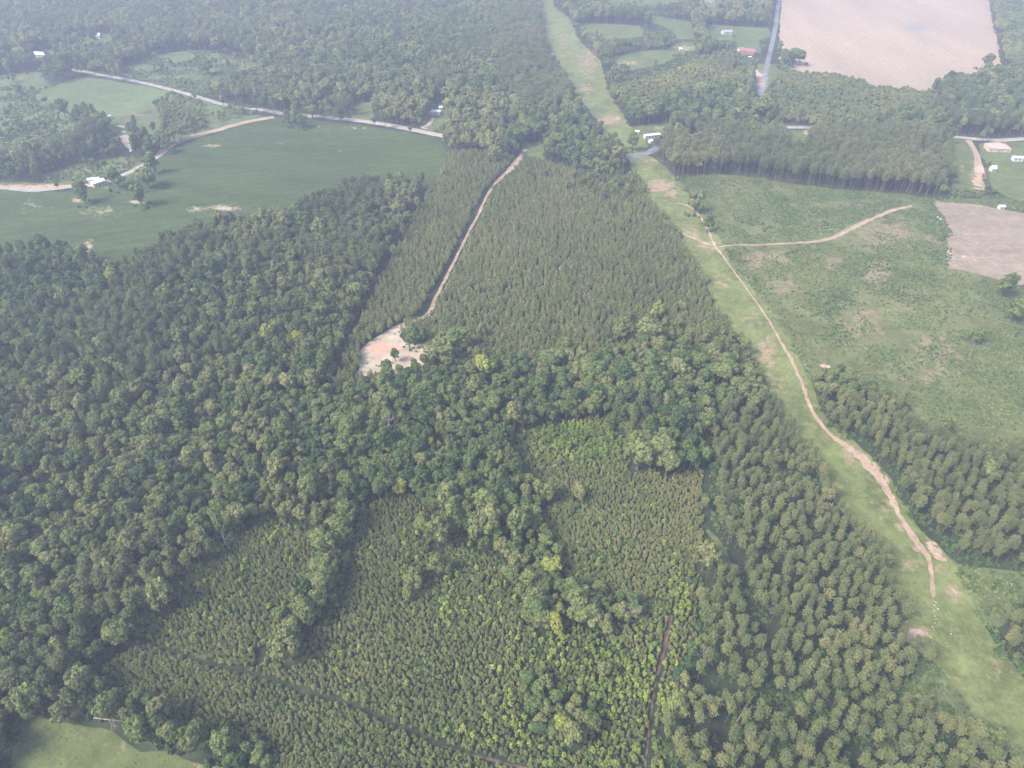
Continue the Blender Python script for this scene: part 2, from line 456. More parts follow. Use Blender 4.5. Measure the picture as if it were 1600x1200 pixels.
# ------------------------------------------------------------------ layout, photo pixels (third number: height of what is seen there)
CROP = W([(-420, 300), (0, 297), (70, 299), (125, 300), (190, 283), (222, 262), (250, 246), (292, 222), (345, 205), (400, 190), (432, 184), (500, 189), (570, 196), (640, 208),
          (690, 217), (700, 224, 14), (668, 262, 14), (640, 270, 14), (560, 281, 14), (500, 296, 14), (440, 318, 14), (400, 324, 13), (345, 331, 12), (290, 348, 14), (255, 366, 14), (215, 386, 14),
          (175, 405, 14), (150, 404, 12), (125, 388, 10), (108, 368, 14), (70, 366, 14), (30, 374, 14), (0, 384, 14), (-160, 430, 14), (-420, 450, 14)])
ROW_L = [(835, -40), (843, 10), (846, 40), (852, 70), (868, 100), (884, 118), (900, 150), (918, 170), (934, 190), (950, 208), (968, 228), (983, 248), (990, 268), (1003, 294),
         (1022, 325), (1045, 352), (1068, 385), (1090, 425), (1118, 470, 3), (1150, 515, 4), (1178, 558, 4), (1200, 600, 6), (1222, 645, 6), (1260, 690, 8), (1302, 738, 10), (1345, 795, 12),
         (1385, 850, 12), (1418, 905, 12), (1432, 950, 12), (1430, 985, 8), (1452, 1010, 6), (1470, 1030, 4), (1500, 1075, 3), (1545, 1130, 3), (1590, 1170, 3), (1640, 1225, 3), (1690, 1300), (1850, 1500), (1960, 1640)]
ROW_R = [(858, -40), (866, 10), (893, 32), (903, 60), (922, 80), (940, 98), (944, 120), (948, 138), (958, 158), (972, 178), (985, 197), (1000, 208), (1012, 225), (1010, 243), (1028, 250),
         (1050, 272), (1068, 295), (1085, 318), (1104, 340), (1120, 365), (1128, 388), (1150, 418), (1175, 450), (1205, 488), (1232, 530), (1258, 580), (1276, 630), (1302, 665), (1345, 698),
         (1385, 735), (1402, 770), (1428, 815), (1462, 850), (1490, 885), (1512, 925), (1540, 975), (1565, 1020), (1600, 1060), (1660, 1120), (1740, 1190), (1900, 1330), (2150, 1560)]
CORR = W(ROW_L+ROW_R[::-1])
STUB = W([(1222, -50), (1219, 30), (1217, 95), (1226, 116), (1280, 120), (1330, 126), (1372, 137, 3), (1420, 140, 3), (1452, 132, 10), (1478, 118, 14), (1510, 122, 10), (1545, 124), (1572, 124), (1562, 95), (1558, 60), (1548, 20), (1535, -50)])
TILL = W([(1464, 314), (1530, 321), (1600, 333), (1900, 372), (1930, 500), (1640, 452), (1590, 441, 2), (1560, 437), (1520, 426), (1480, 419), (1482, 380), (1480, 345), (1464, 328)])
CLEAR = W([(1062, 282), (1110, 272), (1180, 277), (1240, 288), (1330, 298), (1420, 304), (1466, 312), (2060, 312), (2060, 470), (2060, 860), (1780, 770), (1640, 730), (1560, 700, 4), (1480, 678, 8), (1430, 650, 10), (1400, 612, 10),
           (1340, 585, 8), (1290, 572, 6), (1262, 600), (1235, 565), (1210, 520), (1180, 478), (1150, 440), (1120, 400), (1100, 355), (1065, 315), (1045, 285)])
SANDY = W([(558, 572, 4), (559, 556), (566, 546), (580, 532), (598, 520), (612, 511), (632, 502), (655, 495), (667, 489), (672, 492), (660, 502), (640, 508), (628, 515), (626, 526), (632, 534),
           (652, 538), (672, 534), (684, 530), (690, 540), (672, 548), (664, 558, 5), (640, 568, 6), (612, 574, 6), (585, 575, 6)])
LOWM = W([(24, 1108, 4), (60, 1112, 4), (110, 1122, 4), (150, 1132, 4), (180, 1145, 2), (215, 1160, 4), (250, 1170, 4), (300, 1180, 4), (345, 1192, 3), (420, 1225), (470, 1330), (560, 1560), (-80, 1560), (-10, 1330), (20, 1200)])
MEAD = W([(82, 136), (125, 120), (165, 125), (232, 135), (300, 152), (350, 168), (395, 178), (425, 184), (395, 188), (338, 203), (268, 222), (246, 216), (214, 206, 5), (196, 202, 8), (178, 196, 8), (150, 186), (132, 180, 6), (118, 170, 8), (95, 158, 5)])
LAWNS = [W(p) for p in [
    [(1482, 217), (1511, 219), (1518, 232), (1528, 250), (1534, 270), (1540, 296), (1500, 297), (1491, 290, 3), (1489, 262, 6), (1494, 240, 8)],
    [(1530, 222), (1600, 222), (1640, 225), (1640, 300), (1598, 300, 8), (1552, 297), (1545, 280), (1548, 258), (1530, 240)],
    [(1232, 203), (1266, 204), (1266, 217, 5), (1234, 218, 5)],
    [(975, 200), (1010, 195), (1048, 190), (1046, 200), (1030, 215), (1014, 225), (990, 205)],
    [(816, 224), (845, 222), (856, 238, 4), (842, 244, 4), (815, 238)],
    [(1004, 22), (1040, 28), (1078, 34), (1086, 50), (1084, 62), (1060, 56, 4), (1048, 46), (1012, 34)],
    [(1100, 38), (1200, 44), (1206, 56), (1180, 60, 4), (1110, 54, 6)],
    [(900, 36), (950, 38), (1000, 40), (1012, 48, 6), (950, 52, 8), (904, 44)],
    [(1060, 66), (1085, 66), (1094, 76), (1068, 86), (1035, 94, 4), (985, 105, 4), (950, 104), (952, 90), (1000, 80), (1040, 78)],
    [(546, 166), (580, 158), (584, 180), (578, 190), (548, 186)],
    [(662, 182), (690, 160), (706, 168), (698, 190), (676, 206), (658, 200)],
    [(148, 62), (160, 52), (184, 52), (178, 66), (160, 72)],
    [(50, 84), (88, 74), (92, 80), (70, 90), (52, 92)],
    [(0, 284), (60, 286), (116, 284), (116, 294), (60, 297), (0, 294), (-150, 294), (-150, 284)],
    [(1184, 100), (1216, 100), (1218, 118), (1190, 145), (1178, 148), (1176, 130)],
    [(1100, -20), (1140, -10), (1110, 20), (1100, 8)],
    [(195, 270), (212, 266), (212, 276), (196, 290)],
    [(1150, 62), (1185, 62), (1192, 82), (1150, 90)],
    [(1584, -30), (1592, 0), (1604, 28), (1640, 50), (1640, -30)],
    [(940, 0), (1010, -6), (1080, -2), (1078, 6), (1000, 8), (944, 10)],
]]
SCRUBS = [W(p) for p in [
    [(185, 108), (250, 84), (300, 78), (370, 88), (410, 100), (345, 122), (330, 128), (322, 148), (280, 140), (235, 128), (200, 120)],
    [(-160, 120), (0, 118), (60, 112), (84, 136), (115, 172), (140, 184), (96, 210), (50, 225), (0, 240), (-160, 250)],
    [(66, 272), (150, 250), (210, 244), (245, 250), (215, 262), (150, 280), (118, 284), (70, 284)],
    [(-20, 345), (20, 348), (34, 356), (10, 376), (-60, 390)],
]]
COPSE = [W(p) for p in [[(246, 166), (262, 152), (300, 156), (320, 165), (315, 185), (322, 204), (285, 211), (250, 198)], [(332, 178), (365, 168), (396, 174), (385, 186), (340, 190)]]]
YWOOD = [W(p) for p in [[(1200, 100), (1290, 105), (1380, 120), (1450, 135), (1470, 168), (1440, 186), (1330, 196), (1262, 196), (1200, 190)],
                        [(945, 140), (1050, 105), (1160, 80), (1180, 120), (1100, 150), (1000, 175), (965, 165)],
                        [(890, 40), (940, 48), (1045, 50), (1046, 76), (940, 84), (905, 62)]]]
PLA = W([(700, 244), (745, 240), (780, 240, 3), (818, 246, 3), (850, 250, 3), (900, 262, 4), (950, 268, 6), (985, 262), (1003, 296), (1045, 352), (1068, 385), (1118, 470, 3), (1150, 515, 4), (1178, 558, 4), (1198, 600, 6),
         (1150, 590), (1110, 560), (1060, 530), (1010, 545), (960, 560), (900, 570), (830, 575), (740, 585), (640, 610), (560, 620), (508, 615), (530, 560), (552, 510), (600, 430), (640, 360), (672, 290)])
PLB = W([(150, 1050), (215, 1000), (242, 958), (292, 912), (350, 858), (400, 826), (440, 814), (478, 830), (520, 830), (552, 800), (600, 788), (640, 775), (664, 790), (700, 845), (750, 860), (800, 880), (835, 850), (838, 770),
         (790, 720), (782, 694), (850, 672), (935, 655), (965, 690), (975, 712), (1040, 745), (1100, 742), (1104, 850), (1096, 940), (1062, 1040), (1040, 1120), (1030, 1330), (960, 1700), (560, 1700), (360, 1330), (330, 1190), (260, 1120), (160, 1090)])
HW_FING = [W(p) for p in [
    [(632, 890), (652, 888), (656, 925), (634, 930)], [(515, 800), (556, 800), (535, 880), (512, 945), (470, 1015), (436, 1010), (452, 960), (487, 880)],
    [(780, 780), (845, 780), (862, 850), (888, 900), (882, 960), (850, 1000), (816, 960), (792, 880)],
    [(800, 800), (845, 800), (850, 850), (872, 900), (870, 935), (830, 930), (806, 880)],
    [(870, 915), (925, 925), (940, 950), (990, 955), (1000, 985), (920, 985), (880, 960)],
    [(800, 1050), (840, 1060), (860, 1110), (930, 1110), (920, 1150), (860, 1155), (820, 1100)],
    [(300, 1150), (420, 1140), (440, 1330), (330, 1330)],
]]
PLC = W([(1104, 690), (1150, 664), (1208, 666), (1260, 690, 8), (1302, 738, 10), (1345, 795, 12), (1385, 850, 12), (1418, 905, 12), (1432, 950, 12), (1424, 985, 8), (1440, 1010, 8), (1440, 1040, 6), (1400, 1075), (1400, 1110), (1470, 1125), (1540, 1140), (1640, 1230), (1700, 1330), (1980, 1700),
         (960, 1700), (1030, 1330), (1040, 1140), (1080, 1040), (1100, 940), (1108, 850)])
EDGE_SCRUB = W([(1400, 1075), (1440, 1040, 6), (1446, 1014, 6), (1470, 1030, 4), (1500, 1075, 3), (1545, 1130, 3), (1590, 1170, 3), (1540, 1160), (1470, 1125), (1405, 1112)])
PLD = W([(1318, 662), (1300, 632), (1340, 625), (1400, 640), (1455, 665, 8), (1540, 690, 8), (1640, 740, 8), (1780, 780, 8), (2060, 870, 8), (2060, 960), (1640, 892), (1560, 884), (1500, 884), (1480, 870), (1440, 822), (1412, 770), (1396, 740), (1350, 690)])
HWD = W([(1278, 585), (1300, 572, 8), (1345, 590, 8), (1400, 612, 8), (1405, 640), (1340, 625), (1300, 634), (1290, 620)])
SCR2 = W([(1462, 850), (1475, 868), (1500, 884), (1640, 892), (2060, 960), (2060, 1040), (1640, 945), (1580, 948), (1552, 985), (1515, 950), (1485, 905)])
PLE = W([(1552, 972), (1580, 948), (1640, 945), (2060, 1040), (2150, 1380), (1640, 1080), (1600, 1055), (1570, 1018)])
FARPINE = [W(p) for p in [[(1015, 235), (1110, 215), (1250, 218), (1400, 215), (1470, 225), (1490, 262), (1488, 300), (1420, 304), (1330, 298), (1240, 288), (1180, 277), (1110, 272), (1060, 278), (1030, 255)],
                          [(790, 30), (835, 20), (850, 60), (880, 110), (905, 150), (870, 190), (820, 180), (780, 140), (770, 90)]]]
AISLES = [W(p) for p in [  # narrow gaps between stands
    [(1097, 690), (1104, 690), (1110, 780), (1112, 850), (1104, 850), (1100, 780)],
    [(1104, 832), (1118, 838), (1140, 870), (1150, 900), (1140, 905), (1120, 880), (1106, 860)],
    [(1160, 950), (1170, 948), (1192, 990), (1185, 998)],
    [(1046, 962), (1050, 962), (1036, 1032), (1030, 1032)],
    [(1034, 1032), (1022, 1100), (1016, 1200), (1008, 1330), (1002, 1330), (1010, 1200), (1016, 1100), (1026, 1032)],
    [(520, 615), (545, 545), (600, 432), (640, 352), (690, 270), (700, 250), (694, 250), (680, 270), (632, 352), (590, 432), (536, 545), (512, 615)],
    [(400, 1010), (420, 1012), (412, 1035), (400, 1040)],
    [(548, 850), (556, 850), (548, 905), (538, 940), (530, 940), (540, 905)],
]]
GAPS = [  # px, py, rx, ry: shrubby openings inside the young stand
    (905, 805, 12, 12), (980, 850, 14, 8), (520, 1120, 22, 12), (660, 1045, 18, 16), (840, 1010, 16, 26), (720, 870, 34, 12), (950, 870, 22, 12), (1030, 945, 16, 10), (670, 905, 14, 10),
    (690, 940, 12, 22), (445, 1110, 20, 10), (540, 1170, 20, 8), (690, 1130, 16, 8), (960, 1020, 30, 12), (860, 1070, 14, 16), (330, 1130, 24, 10), (500, 940, 14, 16), (965, 1060, 16, 14)]
SAPS = [(900, 690, 80, 34, .9), (940, 712, 45, 22, .8), (350, 950, 110, 80, .09), (850, 715, 40, 20, .35), (432, 828, 26, 22, .5), (450, 868, 14, 14, .4), (1010, 1060, 70, 70, .75), (930, 1090, 90, 70, .55), (830, 1120, 70, 90, .55),
        (1060, 960, 25, 60, .5), (880, 1010, 60, 50, .5), (700, 940, 16, 70, .45), (640, 870, 12, 60, .3), (575, 830, 12, 40, .3), (780, 950, 60, 60, .25), (960, 1180, 140, 40, .6), (780, 1150, 60, 60, .25), (560, 1010, 200, 100, .07),
        (650, 1180, 60, 30, .15), (870, 880, 90, 30, .12), (420, 950, 100, 80, .04), (980, 780, 80, 60, .05), (1200, 1150, 60, 60, .05), (1480, 1080, 40, 30, .25)]

BARE = [  # px, py, rx, ry, strength
    (1130, 440, 18, 14, .5), (1200, 555, 20, 40, .62), (1225, 600, 14, 30, .4), (1170, 500, 20, 30, .35), (1030, 290, 26, 12, .75), (1050, 300, 16, 10, .6), (955, 187, 22, 9, .8), (920, 95, 22, 30, .55), (915, 140, 18, 30, .4), (880, 60, 12, 25, .4),
    (1075, 365, 25, 14, .5), (1110, 385, 26, 10, .6), (1020, 250, 24, 5, .6), (1330, 712, 14, 16, .75), (1405, 825, 7, 10, .8), (1380, 790, 30, 20, .35), (1432, 860, 10, 12, .5), (1490, 925, 12, 18, .8), (1470, 890, 10, 10, .8),
    (1432, 990, 26, 12, .95), (1500, 1050, 12, 30, .45), (1560, 1050, 20, 30, .3), (1420, 880, 20, 12, .5), (1440, 880, 10, 16, .4), (1275, 680, 14, 14, .2),
    (1390, 370, 70, 34, .6), (1200, 405, 50, 14, .7), (1225, 445, 50, 26, .5), (1370, 425, 30, 30, .65), (1345, 500, 60, 46, .45), (1460, 560, 80, 70, .45), (1260, 530, 20, 20, .3), (1420, 470, 60, 30, .45), (1290, 410, 40, 16, .5), (1120, 330, 14, 20, .3), (1280, 320, 80, 12, .3), (1180, 410, 20, 12, .6), (1290, 571, 9, 4, 1.0), (1450, 375, 30, 20, .4), (1530, 580, 30, 20, .3), (1250, 480, 25, 25, .4), (1470, 345, 8, 10, .7),
    (352, 325, 32, 6, .62), (305, 327, 18, 6, .5), (212, 316, 14, 3, .7), (330, 228, 16, 3, .7), (160, 330, 50, 12, .35), (137, 385, 12, 16, .5), (50, 320, 40, 14, .3), (560, 200, 30, 2, .5), (530, 236, 4, 2, .7), (437, 224, 5, 2, .7), (500, 198, 5, 2, .6), (514, 210, 4, 2, .6), (122, 312, 10, 6, .6),
    (215, 180, 30, 4, .4), (330, 1190, 60, 16, .5), (200, 1165, 30, 20, .25), (130, 1160, 40, 20, .2), (30, 1180, 14, 40, .4), (600, 545, 30, 12, .85), (640, 558, 20, 8, .5), (60, 292, 120, 5, .7),
    (1530, 278, 12, 22, .9), (1555, 222, 14, 4, .8), (1500, 260, 10, 20, .3), (1070, 75, 20, 6, .5), (980, 98, 30, 5, .5), (1080, 40, 20, 8, .2), (1190, 130, 12, 20, .7), (1030, 200, 12, 4, .6), (665, 200, 10, 4, .8),
    (1500, 400, 60, 20, .3), (1322, 70, 8, 3, .8), (700, 540, 30, 10, .4), (830, 228, 10, 4, .5), (1260, 208, 4, 8, .8), (1540, 200, 16, 4, .4),
    (900, 470, 14, 10, .8), (1080, 560, 14, 10, .3), (1330, 1100, 30, 12, .5)]
DARKP = [(1430, 43, 26, 10, .9), (1310, 103, 14, 7, .6), (1470, 10, 50, 8, .35), (1440, 85, 40, 8, .3), (1330, 72, 60, 4, .25), (150, 345, 60, 14, .3), (1250, 650, 14, 40, .6), (1320, 780, 20, 60, .4), (1040, 262, 20, 7, .6), (1520, 340, 40, 5, .6), (1570, 360, 40, 20, .35),
         (930, 172, 25, 7, .6), (970, 200, 20, 2, .5), (1155, 470, 12, 60, .3), (1570, 1140, 40, 40, .3), (1500, 340, 60, 2, .7), (640, 545, 8, 6, .5), (1480, 960, 20, 40, .4)]

DIRT = [(1452, 850, 8, 8, .9), (1462, 862, 9, 9, 1.0), (1472, 873, 9, 6, 1.0), (1460, 845, 5, 8, .8), (1350, 716, 10, 9, .8), (1366, 734, 9, 12, .95), (1384, 752, 9, 10, .8), (1392, 742, 8, 5, .5), (1318, 705, 8, 8, .6), (1332, 722, 5, 6, .6),
        (1418, 986, 10, 6, .8), (1432, 988, 12, 7, .9), (1448, 994, 9, 6, .8), (1412, 998, 14, 5, .4), (1288, 571, 10, 3, 1.1), (1405, 825, 3, 6, .9), (1400, 816, 3, 4, .5), (1490, 924, 5, 9, .7), (1502, 940, 3, 6, .5), (1482, 915, 4, 5, .5), (1356, 745, 4, 6, .5), (1436, 866, 3, 5, .5),
        (1218, 596, 5, 14, .25), (1190, 545, 6, 14, .25), (1260, 680, 3, 6, .2), (1016, 322, 3, 6, .8), (1040, 349, 4, 3, .8), (352, 326, 24, 4, .75), (212, 315, 9, 2, 1.0), (205, 320, 3, 1, .8), (1380, 365, 30, 10, .25), (1370, 410, 10, 8, .35), (1360, 408, 3, 2, .7), (1285, 372, 20, 5, .35),
        (965, 185, 10, 4, .6), (950, 192, 8, 2, .6), (906, 463, 3, 2, 1), (137, 383, 5, 7, .6), (330, 1192, 30, 6, .45), (1455, 915, 2, 14, .5), (1322, 70, 5, 2, .8)]

# ------------------------------------------------------------------ ground sheets
def add_attrs(me, arr):
    px, py = proj(arr[:, 0], arr[:, 1], arr[:, 2])
    for nm, bl in (('bare', BARE), ('dark', DARKP), ('dirt', DIRT)):
        a = me.attributes.new(nm, 'FLOAT', 'POINT'); a.data.foreach_set('value', gauss(bl, px, py).astype(np.float32))

def ground():
    xs = np.concatenate([-1300-np.geomspace(20, 2700, 14)[::-1], np.arange(-1300, 1301, 8), 1300+np.geomspace(20, 2700, 14)])
    ys = np.concatenate([-np.geomspace(20, 2900, 12)[::-1], np.arange(0, 1900, 8), 1900+np.geomspace(20, 2600, 14)])
    X, Y = np.meshgrid(xs, ys); Z = hgt(X, Y)
    v = np.stack([X.ravel(), Y.ravel(), Z.ravel()], 1)
    nx, ny = len(xs), len(ys); i = np.arange(nx-1)[None, :]+np.arange(ny-1)[:, None]*nx; i = i.ravel()
    o = mesh_obj('ground', v, np.stack([i, i+1, i+1+nx, i+nx], 1), GM['ground'], smooth=True)
    add_attrs(o.data, v); tag(o, 'dark green and brown forest floor under the trees', kind='structure')
ground()

def densify(P, step):
    out = []
    for i in range(len(P)):
        a = np.array(P[i]); b = np.array(P[(i+1) % len(P)]); n = max(1, int(np.linalg.norm(b-a)/step))
        out += [a+(b-a)*k/n for k in range(n)]
    return out

def sheet(name, poly, m, label, dz=.06, cell=5.0, wob=1.6, step=3.0):
    P = densify(poly, step)
    P = [(p[0]+wob*float(vnoise(p[0], p[1], 7, 3)), p[1]+wob*float(vnoise(p[0], p[1], 7, 4))) for p in P]
    A = np.array(P)
    gx, gy = np.meshgrid(np.arange(A[:, 0].min(), A[:, 0].max(), cell), np.arange(A[:, 1].min(), A[:, 1].max(), cell))
    gx, gy = gx.ravel()+.31, gy.ravel()+.17
    k = inside(P, gx, gy)
    pts = [Vector(p) for p in P]+[Vector((a, b)) for a, b in zip(gx[k], gy[k])]
    n = len(P)
    vs, es, fs, *_ = delaunay_2d_cdt(pts, [], [list(range(n))], 1, 1e-4)
    v = np.array([(p[0], p[1], 0) for p in vs]); v[:, 2] = hgt(v[:, 0], v[:, 1])+dz
    fs = [tuple(f) if (vs[f[1]]-vs[f[0]]).cross(vs[f[2]]-vs[f[0]]) > 0 else tuple(f)[::-1] for f in fs]
    o = mesh_obj(name, v, fs, m, smooth=True); add_attrs(o.data, v)
    return tag(o, label, kind='structure')

sheet('crop_field', CROP, GM['crop'], 'dark blue green crop field below the pale road', cell=3)
sheet('grass_corridor', CORR, GM['grass'], 'long mown grass corridor running between the woods', cell=2.0, dz=.10)
sheet('stubble_field', STUB, GM['stubble'], 'big pale pinkish tan harvested field', cell=6)
sheet('clearcut_ground', CLEAR, GM['clearcut'], 'patchy green and brown cut over ground', cell=3, dz=.05)
sheet('tilled_field', TILL, GM['tilled'], 'pinkish brown tilled field at the edge of the cut over ground', dz=.12, cell=5)
sheet('sandy_clearing', SANDY, GM['sand'], 'pale sandy clearing with a pink bare middle', cell=2, wob=1.2, step=1.5)
sheet('lower_meadow', LOWM, GM['lawn'], 'light green meadow in the corner below the broadleaf trees', cell=3)
sheet('pasture', MEAD, GM['meadow'], 'light green pasture between two pale roads', cell=6)
for P in LAWNS: sheet('lawn', P, GM['lawn'], 'small open patch of light grass among the trees', cell=4)
for P in SCRUBS+[SCR2, EDGE_SCRUB]+COPSE: sheet('scrub_ground', P, GM['scrub'], 'green scrubby ground with low bushes', cell=5, dz=.05)

def ribbon(name, pts, w, m, label, dz=.17, wob=.12, wn=6.0, taper=False):
    """pts: photo pixels, w: width in metres or one per point; a terrain-following strip with ragged edges"""
    Q = W(pts); w = [w]*len(Q) if not hasattr(w, '__len__') else list(w)
    # smooth with Catmull-Rom
    P = []; Wd = []
    for i in range(len(Q)-1):
        p0, p1, p2, p3 = [np.array(Q[j]) for j in (max(i-1, 0), i, i+1, min(i+2, len(Q)-1))]
        n = max(2, int(np.linalg.norm(p2-p1)/(1.0 if wob > .2 else 2.5)))
        for k in range(n):
            t = k/n; P.append(.5*((2*p1)+(-p0+p2)*t+(2*p0-5*p1+4*p2-p3)*t*t+(-p0+3*p1-3*p2+p3)*t**3)); Wd.append(w[i]*(1-t)+w[i+1]*t)
    P.append(np.array(Q[-1])); Wd.append(w[-1])
    P = np.array(P); T = np.gradient(P, axis=0); T /= np.linalg.norm(T, axis=1, keepdims=True)+1e-9
    N = np.stack([-T[:, 1], T[:, 0]], 1); Wd = np.array(Wd)*.5
    wl = Wd*(1+wob*vnoise(P[:, 0], P[:, 1], wn, 5)+wob*.8*vnoise(P[:, 0], P[:, 1], wn*.3, 15)); wr = Wd*(1+wob*vnoise(P[:, 0], P[:, 1], wn, 6)+wob*.8*vnoise(P[:, 0], P[:, 1], wn*.3, 16))
    wl[-3:] *= (.8, .5, .15) if taper else 1; wr[-3:] *= (.8, .5, .15) if taper else 1
    cols = [P+N*wl[:, None], P+N*wl[:, None]*.33, P-N*wr[:, None]*.33, P-N*wr[:, None]]
    v = np.concatenate(cols); n = len(P)
    v3 = np.column_stack([v, hgt(v[:, 0], v[:, 1])+dz])
    i = np.arange(n-1); f = np.concatenate([np.stack([c*n+i, (c+1)*n+i, (c+1)*n+i+1, c*n+i+1], 1) for c in range(3)])
    o = mesh_obj(name, v3, f, m, smooth=True); add_attrs(o.data, v3)
    return tag(o, label, kind='structure')

ribbon('road', [(60, 108), (90, 107), (125, 111), (155, 117), (190, 123), (230, 131), (262, 139), (300, 149), (340, 161), (375, 169), (410, 172), (445, 178), (500, 183), (570, 190), (620, 198), (660, 206), (700, 214)], 7.0, GM['gravel'], 'pale road curving above the green crop field', wob=.05)
ribbon('road', [(980, 249), (990, 246), (1008, 240), (1020, 235), (1032, 228)], 7.5, GM['asphalt'], 'short stretch of grey road crossing the grass corridor', wob=.03)
ribbon('road', [(1190, 196), (1215, 198.5), (1240, 199), (1270, 199)], 7, GM['gravel'], 'pale road stretch above the small fenced lawn', wob=.05)
ribbon('road', [(1462, 211), (1480, 213), (1510, 216), (1545, 219), (1570, 219), (1600, 217), (1660, 214)], 7, GM['gravel'], 'pale road past the tan roofed house', wob=.05)
ribbon('road', [(1224, -40), (1217, 0), (1212, 40), (1206, 70), (1200, 95), (1194, 125), (1188, 150)], 5.5, GM['asphalt'], 'straight grey road beside the pale harvested field', wob=.03)
ribbon('dirt_road', [(428, 183), (405, 187), (380, 192), (345, 202), (305, 213), (280, 220), (262, 230), (248, 243)], [7, 7, 7, 7, 8, 10, 9, 6], GM['dirt'], 'pinkish dirt road along the far edge of the crop field', wob=.08)
ribbon('dirt_road', [(248, 243), (225, 258), (205, 268), (180, 279), (155, 288), (118, 291), (85, 295), (50, 297), (0, 293), (-150, 280)], 6, GM['gravel'], 'pale lane along the near side of the crop field', wob=.08)
ribbon('dirt_track', [(1042, 318), (1060, 318), (1075, 322), (1088, 332), (1099, 346), (1108, 364), (1116, 383), (1128, 398), (1142, 418), (1160, 443), (1180, 470), (1200, 500), (1218, 530), (1236, 562), (1250, 592), (1258, 614)],
       [.8, 1.0, 1.5, 1.8, 1.9, 1.4, 1.8, 1.3, .9, .9, 1.0, 1.1, 1.3, 1.6, 1.8, 2.0], GM['dirt'], 'thin pale dirt track running down the upper grass corridor', wob=.5, wn=4)
ribbon('dirt_track', [(1258, 614), (1268, 640), (1284, 664), (1304, 684), (1330, 702), (1352, 722), (1370, 744), (1384, 766), (1398, 790), (1406, 808), (1422, 832), (1436, 852), (1448, 868), (1455, 890), (1458, 935)],
       [2.0, 1.8, 2.2, 2.6, 3.2, 3.8, 3.6, 3.2, 2.1, 2.0, 2.5, 2.6, 2.2, 1.9, 1.3], GM['dirt'], 'washed out pinkish dirt track winding down the lower grass corridor', wob=.45, wn=4, taper=True)
ribbon('dirt_track', [(984, 268), (995, 288), (1006, 304), (1020, 324), (1038, 346), (1058, 360), (1085, 373), (1112, 384)], [1.5, 2, 2, 3, 3, 2, 1.6, 1.2], GM['dirt'], 'thin white and pink track beside the young pine stand', wob=.5)
ribbon('dirt_track', [(1120, 386), (1150, 383), (1180, 383), (1220, 381), (1260, 379), (1292, 374), (1320, 363), (1345, 350), (1370, 339), (1395, 329), (1425, 322)], [1.2, 1.2, 1.5, 1.7, 2.0, 3.2, 3.2, 3.4, 3.2, 3, 2], GM['dirt'], 'pale track crossing the cut over ground', wob=.4)
ribbon('dirt_track', [(666, 494), (676, 478), (686, 455), (700, 428), (716, 396), (733, 362), (748, 334), (762, 304), (776, 284), (792, 270), (804, 258), (814, 244), (820, 234)], [3.0, 2.4, 2.0, 1.8, 1.8, 1.8, 1.9, 2.2, 2.8, 4.5, 6.5, 4.5, 3], GM['dirt'], 'straight sandy track between the young pine stands', wob=.3)
ribbon('dirt_track', [(860, 254), (868, 261), (890, 264), (935, 266)], 3, GM['dirt'], 'brown track along the upper edge of the young pines')
ribbon('dirt_track', [(1514, 219), (1517, 226), (1524, 237), (1528, 252), (1531, 270)], [5, 4, 4, 5, 8], GM['dirt'], 'driveway curving down from the road past the tan roofed house')
ribbon('driveway', [(1220, 199), (1226, 206), (1231, 216)], 4, GM['sand'], 'short white driveway leading off the pale road')
ribbon('driveway', [(1268, 200), (1264, 214)], 4, GM['dirt'], 'short pink driveway at the end of the small lawn')
ribbon('driveway', [(708, 213), (714, 206), (719, 200)], 6, GM['dirt'], 'pink driveway beside the bright green trees')
ribbon('driveway', [(658, 200), (668, 196), (678, 184)], 4, GM['sand'], 'pale driveway to the small white shed')
ribbon('driveway', [(180, 196), (200, 200), (214, 206), (224, 214), (236, 221), (248, 225)], 3, GM['sand'], 'thin pale driveway across the pasture')
ribbon('driveway', [(1176, 108), (1184, 116), (1190, 132)], 7, GM['sand'], 'sandy driveway beside the straight grey road')
ribbon('dirt_patch', [(187, 187), (205, 182), (225, 177), (241, 173)], [3, 7, 8, 5], GM['reddirt'], 'brown strip of bare soil in the pasture')
ribbon('dirt_patch', [(192, 212), (198, 218), (203, 226), (207, 234)], [6, 9, 8, 3], GM['sand'], 'sandy yard with scattered debris beside the pasture')
ribbon('dirt_track', [(1049, 962), (1043, 990), (1034, 1028), (1026, 1060), (1018, 1110), (1010, 1180), (1004, 1240)], [1.1, 1.5, 1.4, .7, .5, .6, .7], GM['reddirt'], 'reddish dirt track between the young and thinned pines', wob=.3)
ribbon('dirt_track', [(690, 1166), (740, 1181), (800, 1196), (860, 1218)], [.3, .6, 1.0, 1.3], GM['reddirt'], 'dark brown track through the young pines near the bottom', wob=.5, wn=3)
ribbon('grass_path', [(1104, 828), (1122, 850), (1140, 885), (1148, 905)], [1.5, 3, 3, 1], GM['scrub'], 'short grassy path between the young and thinned pines')

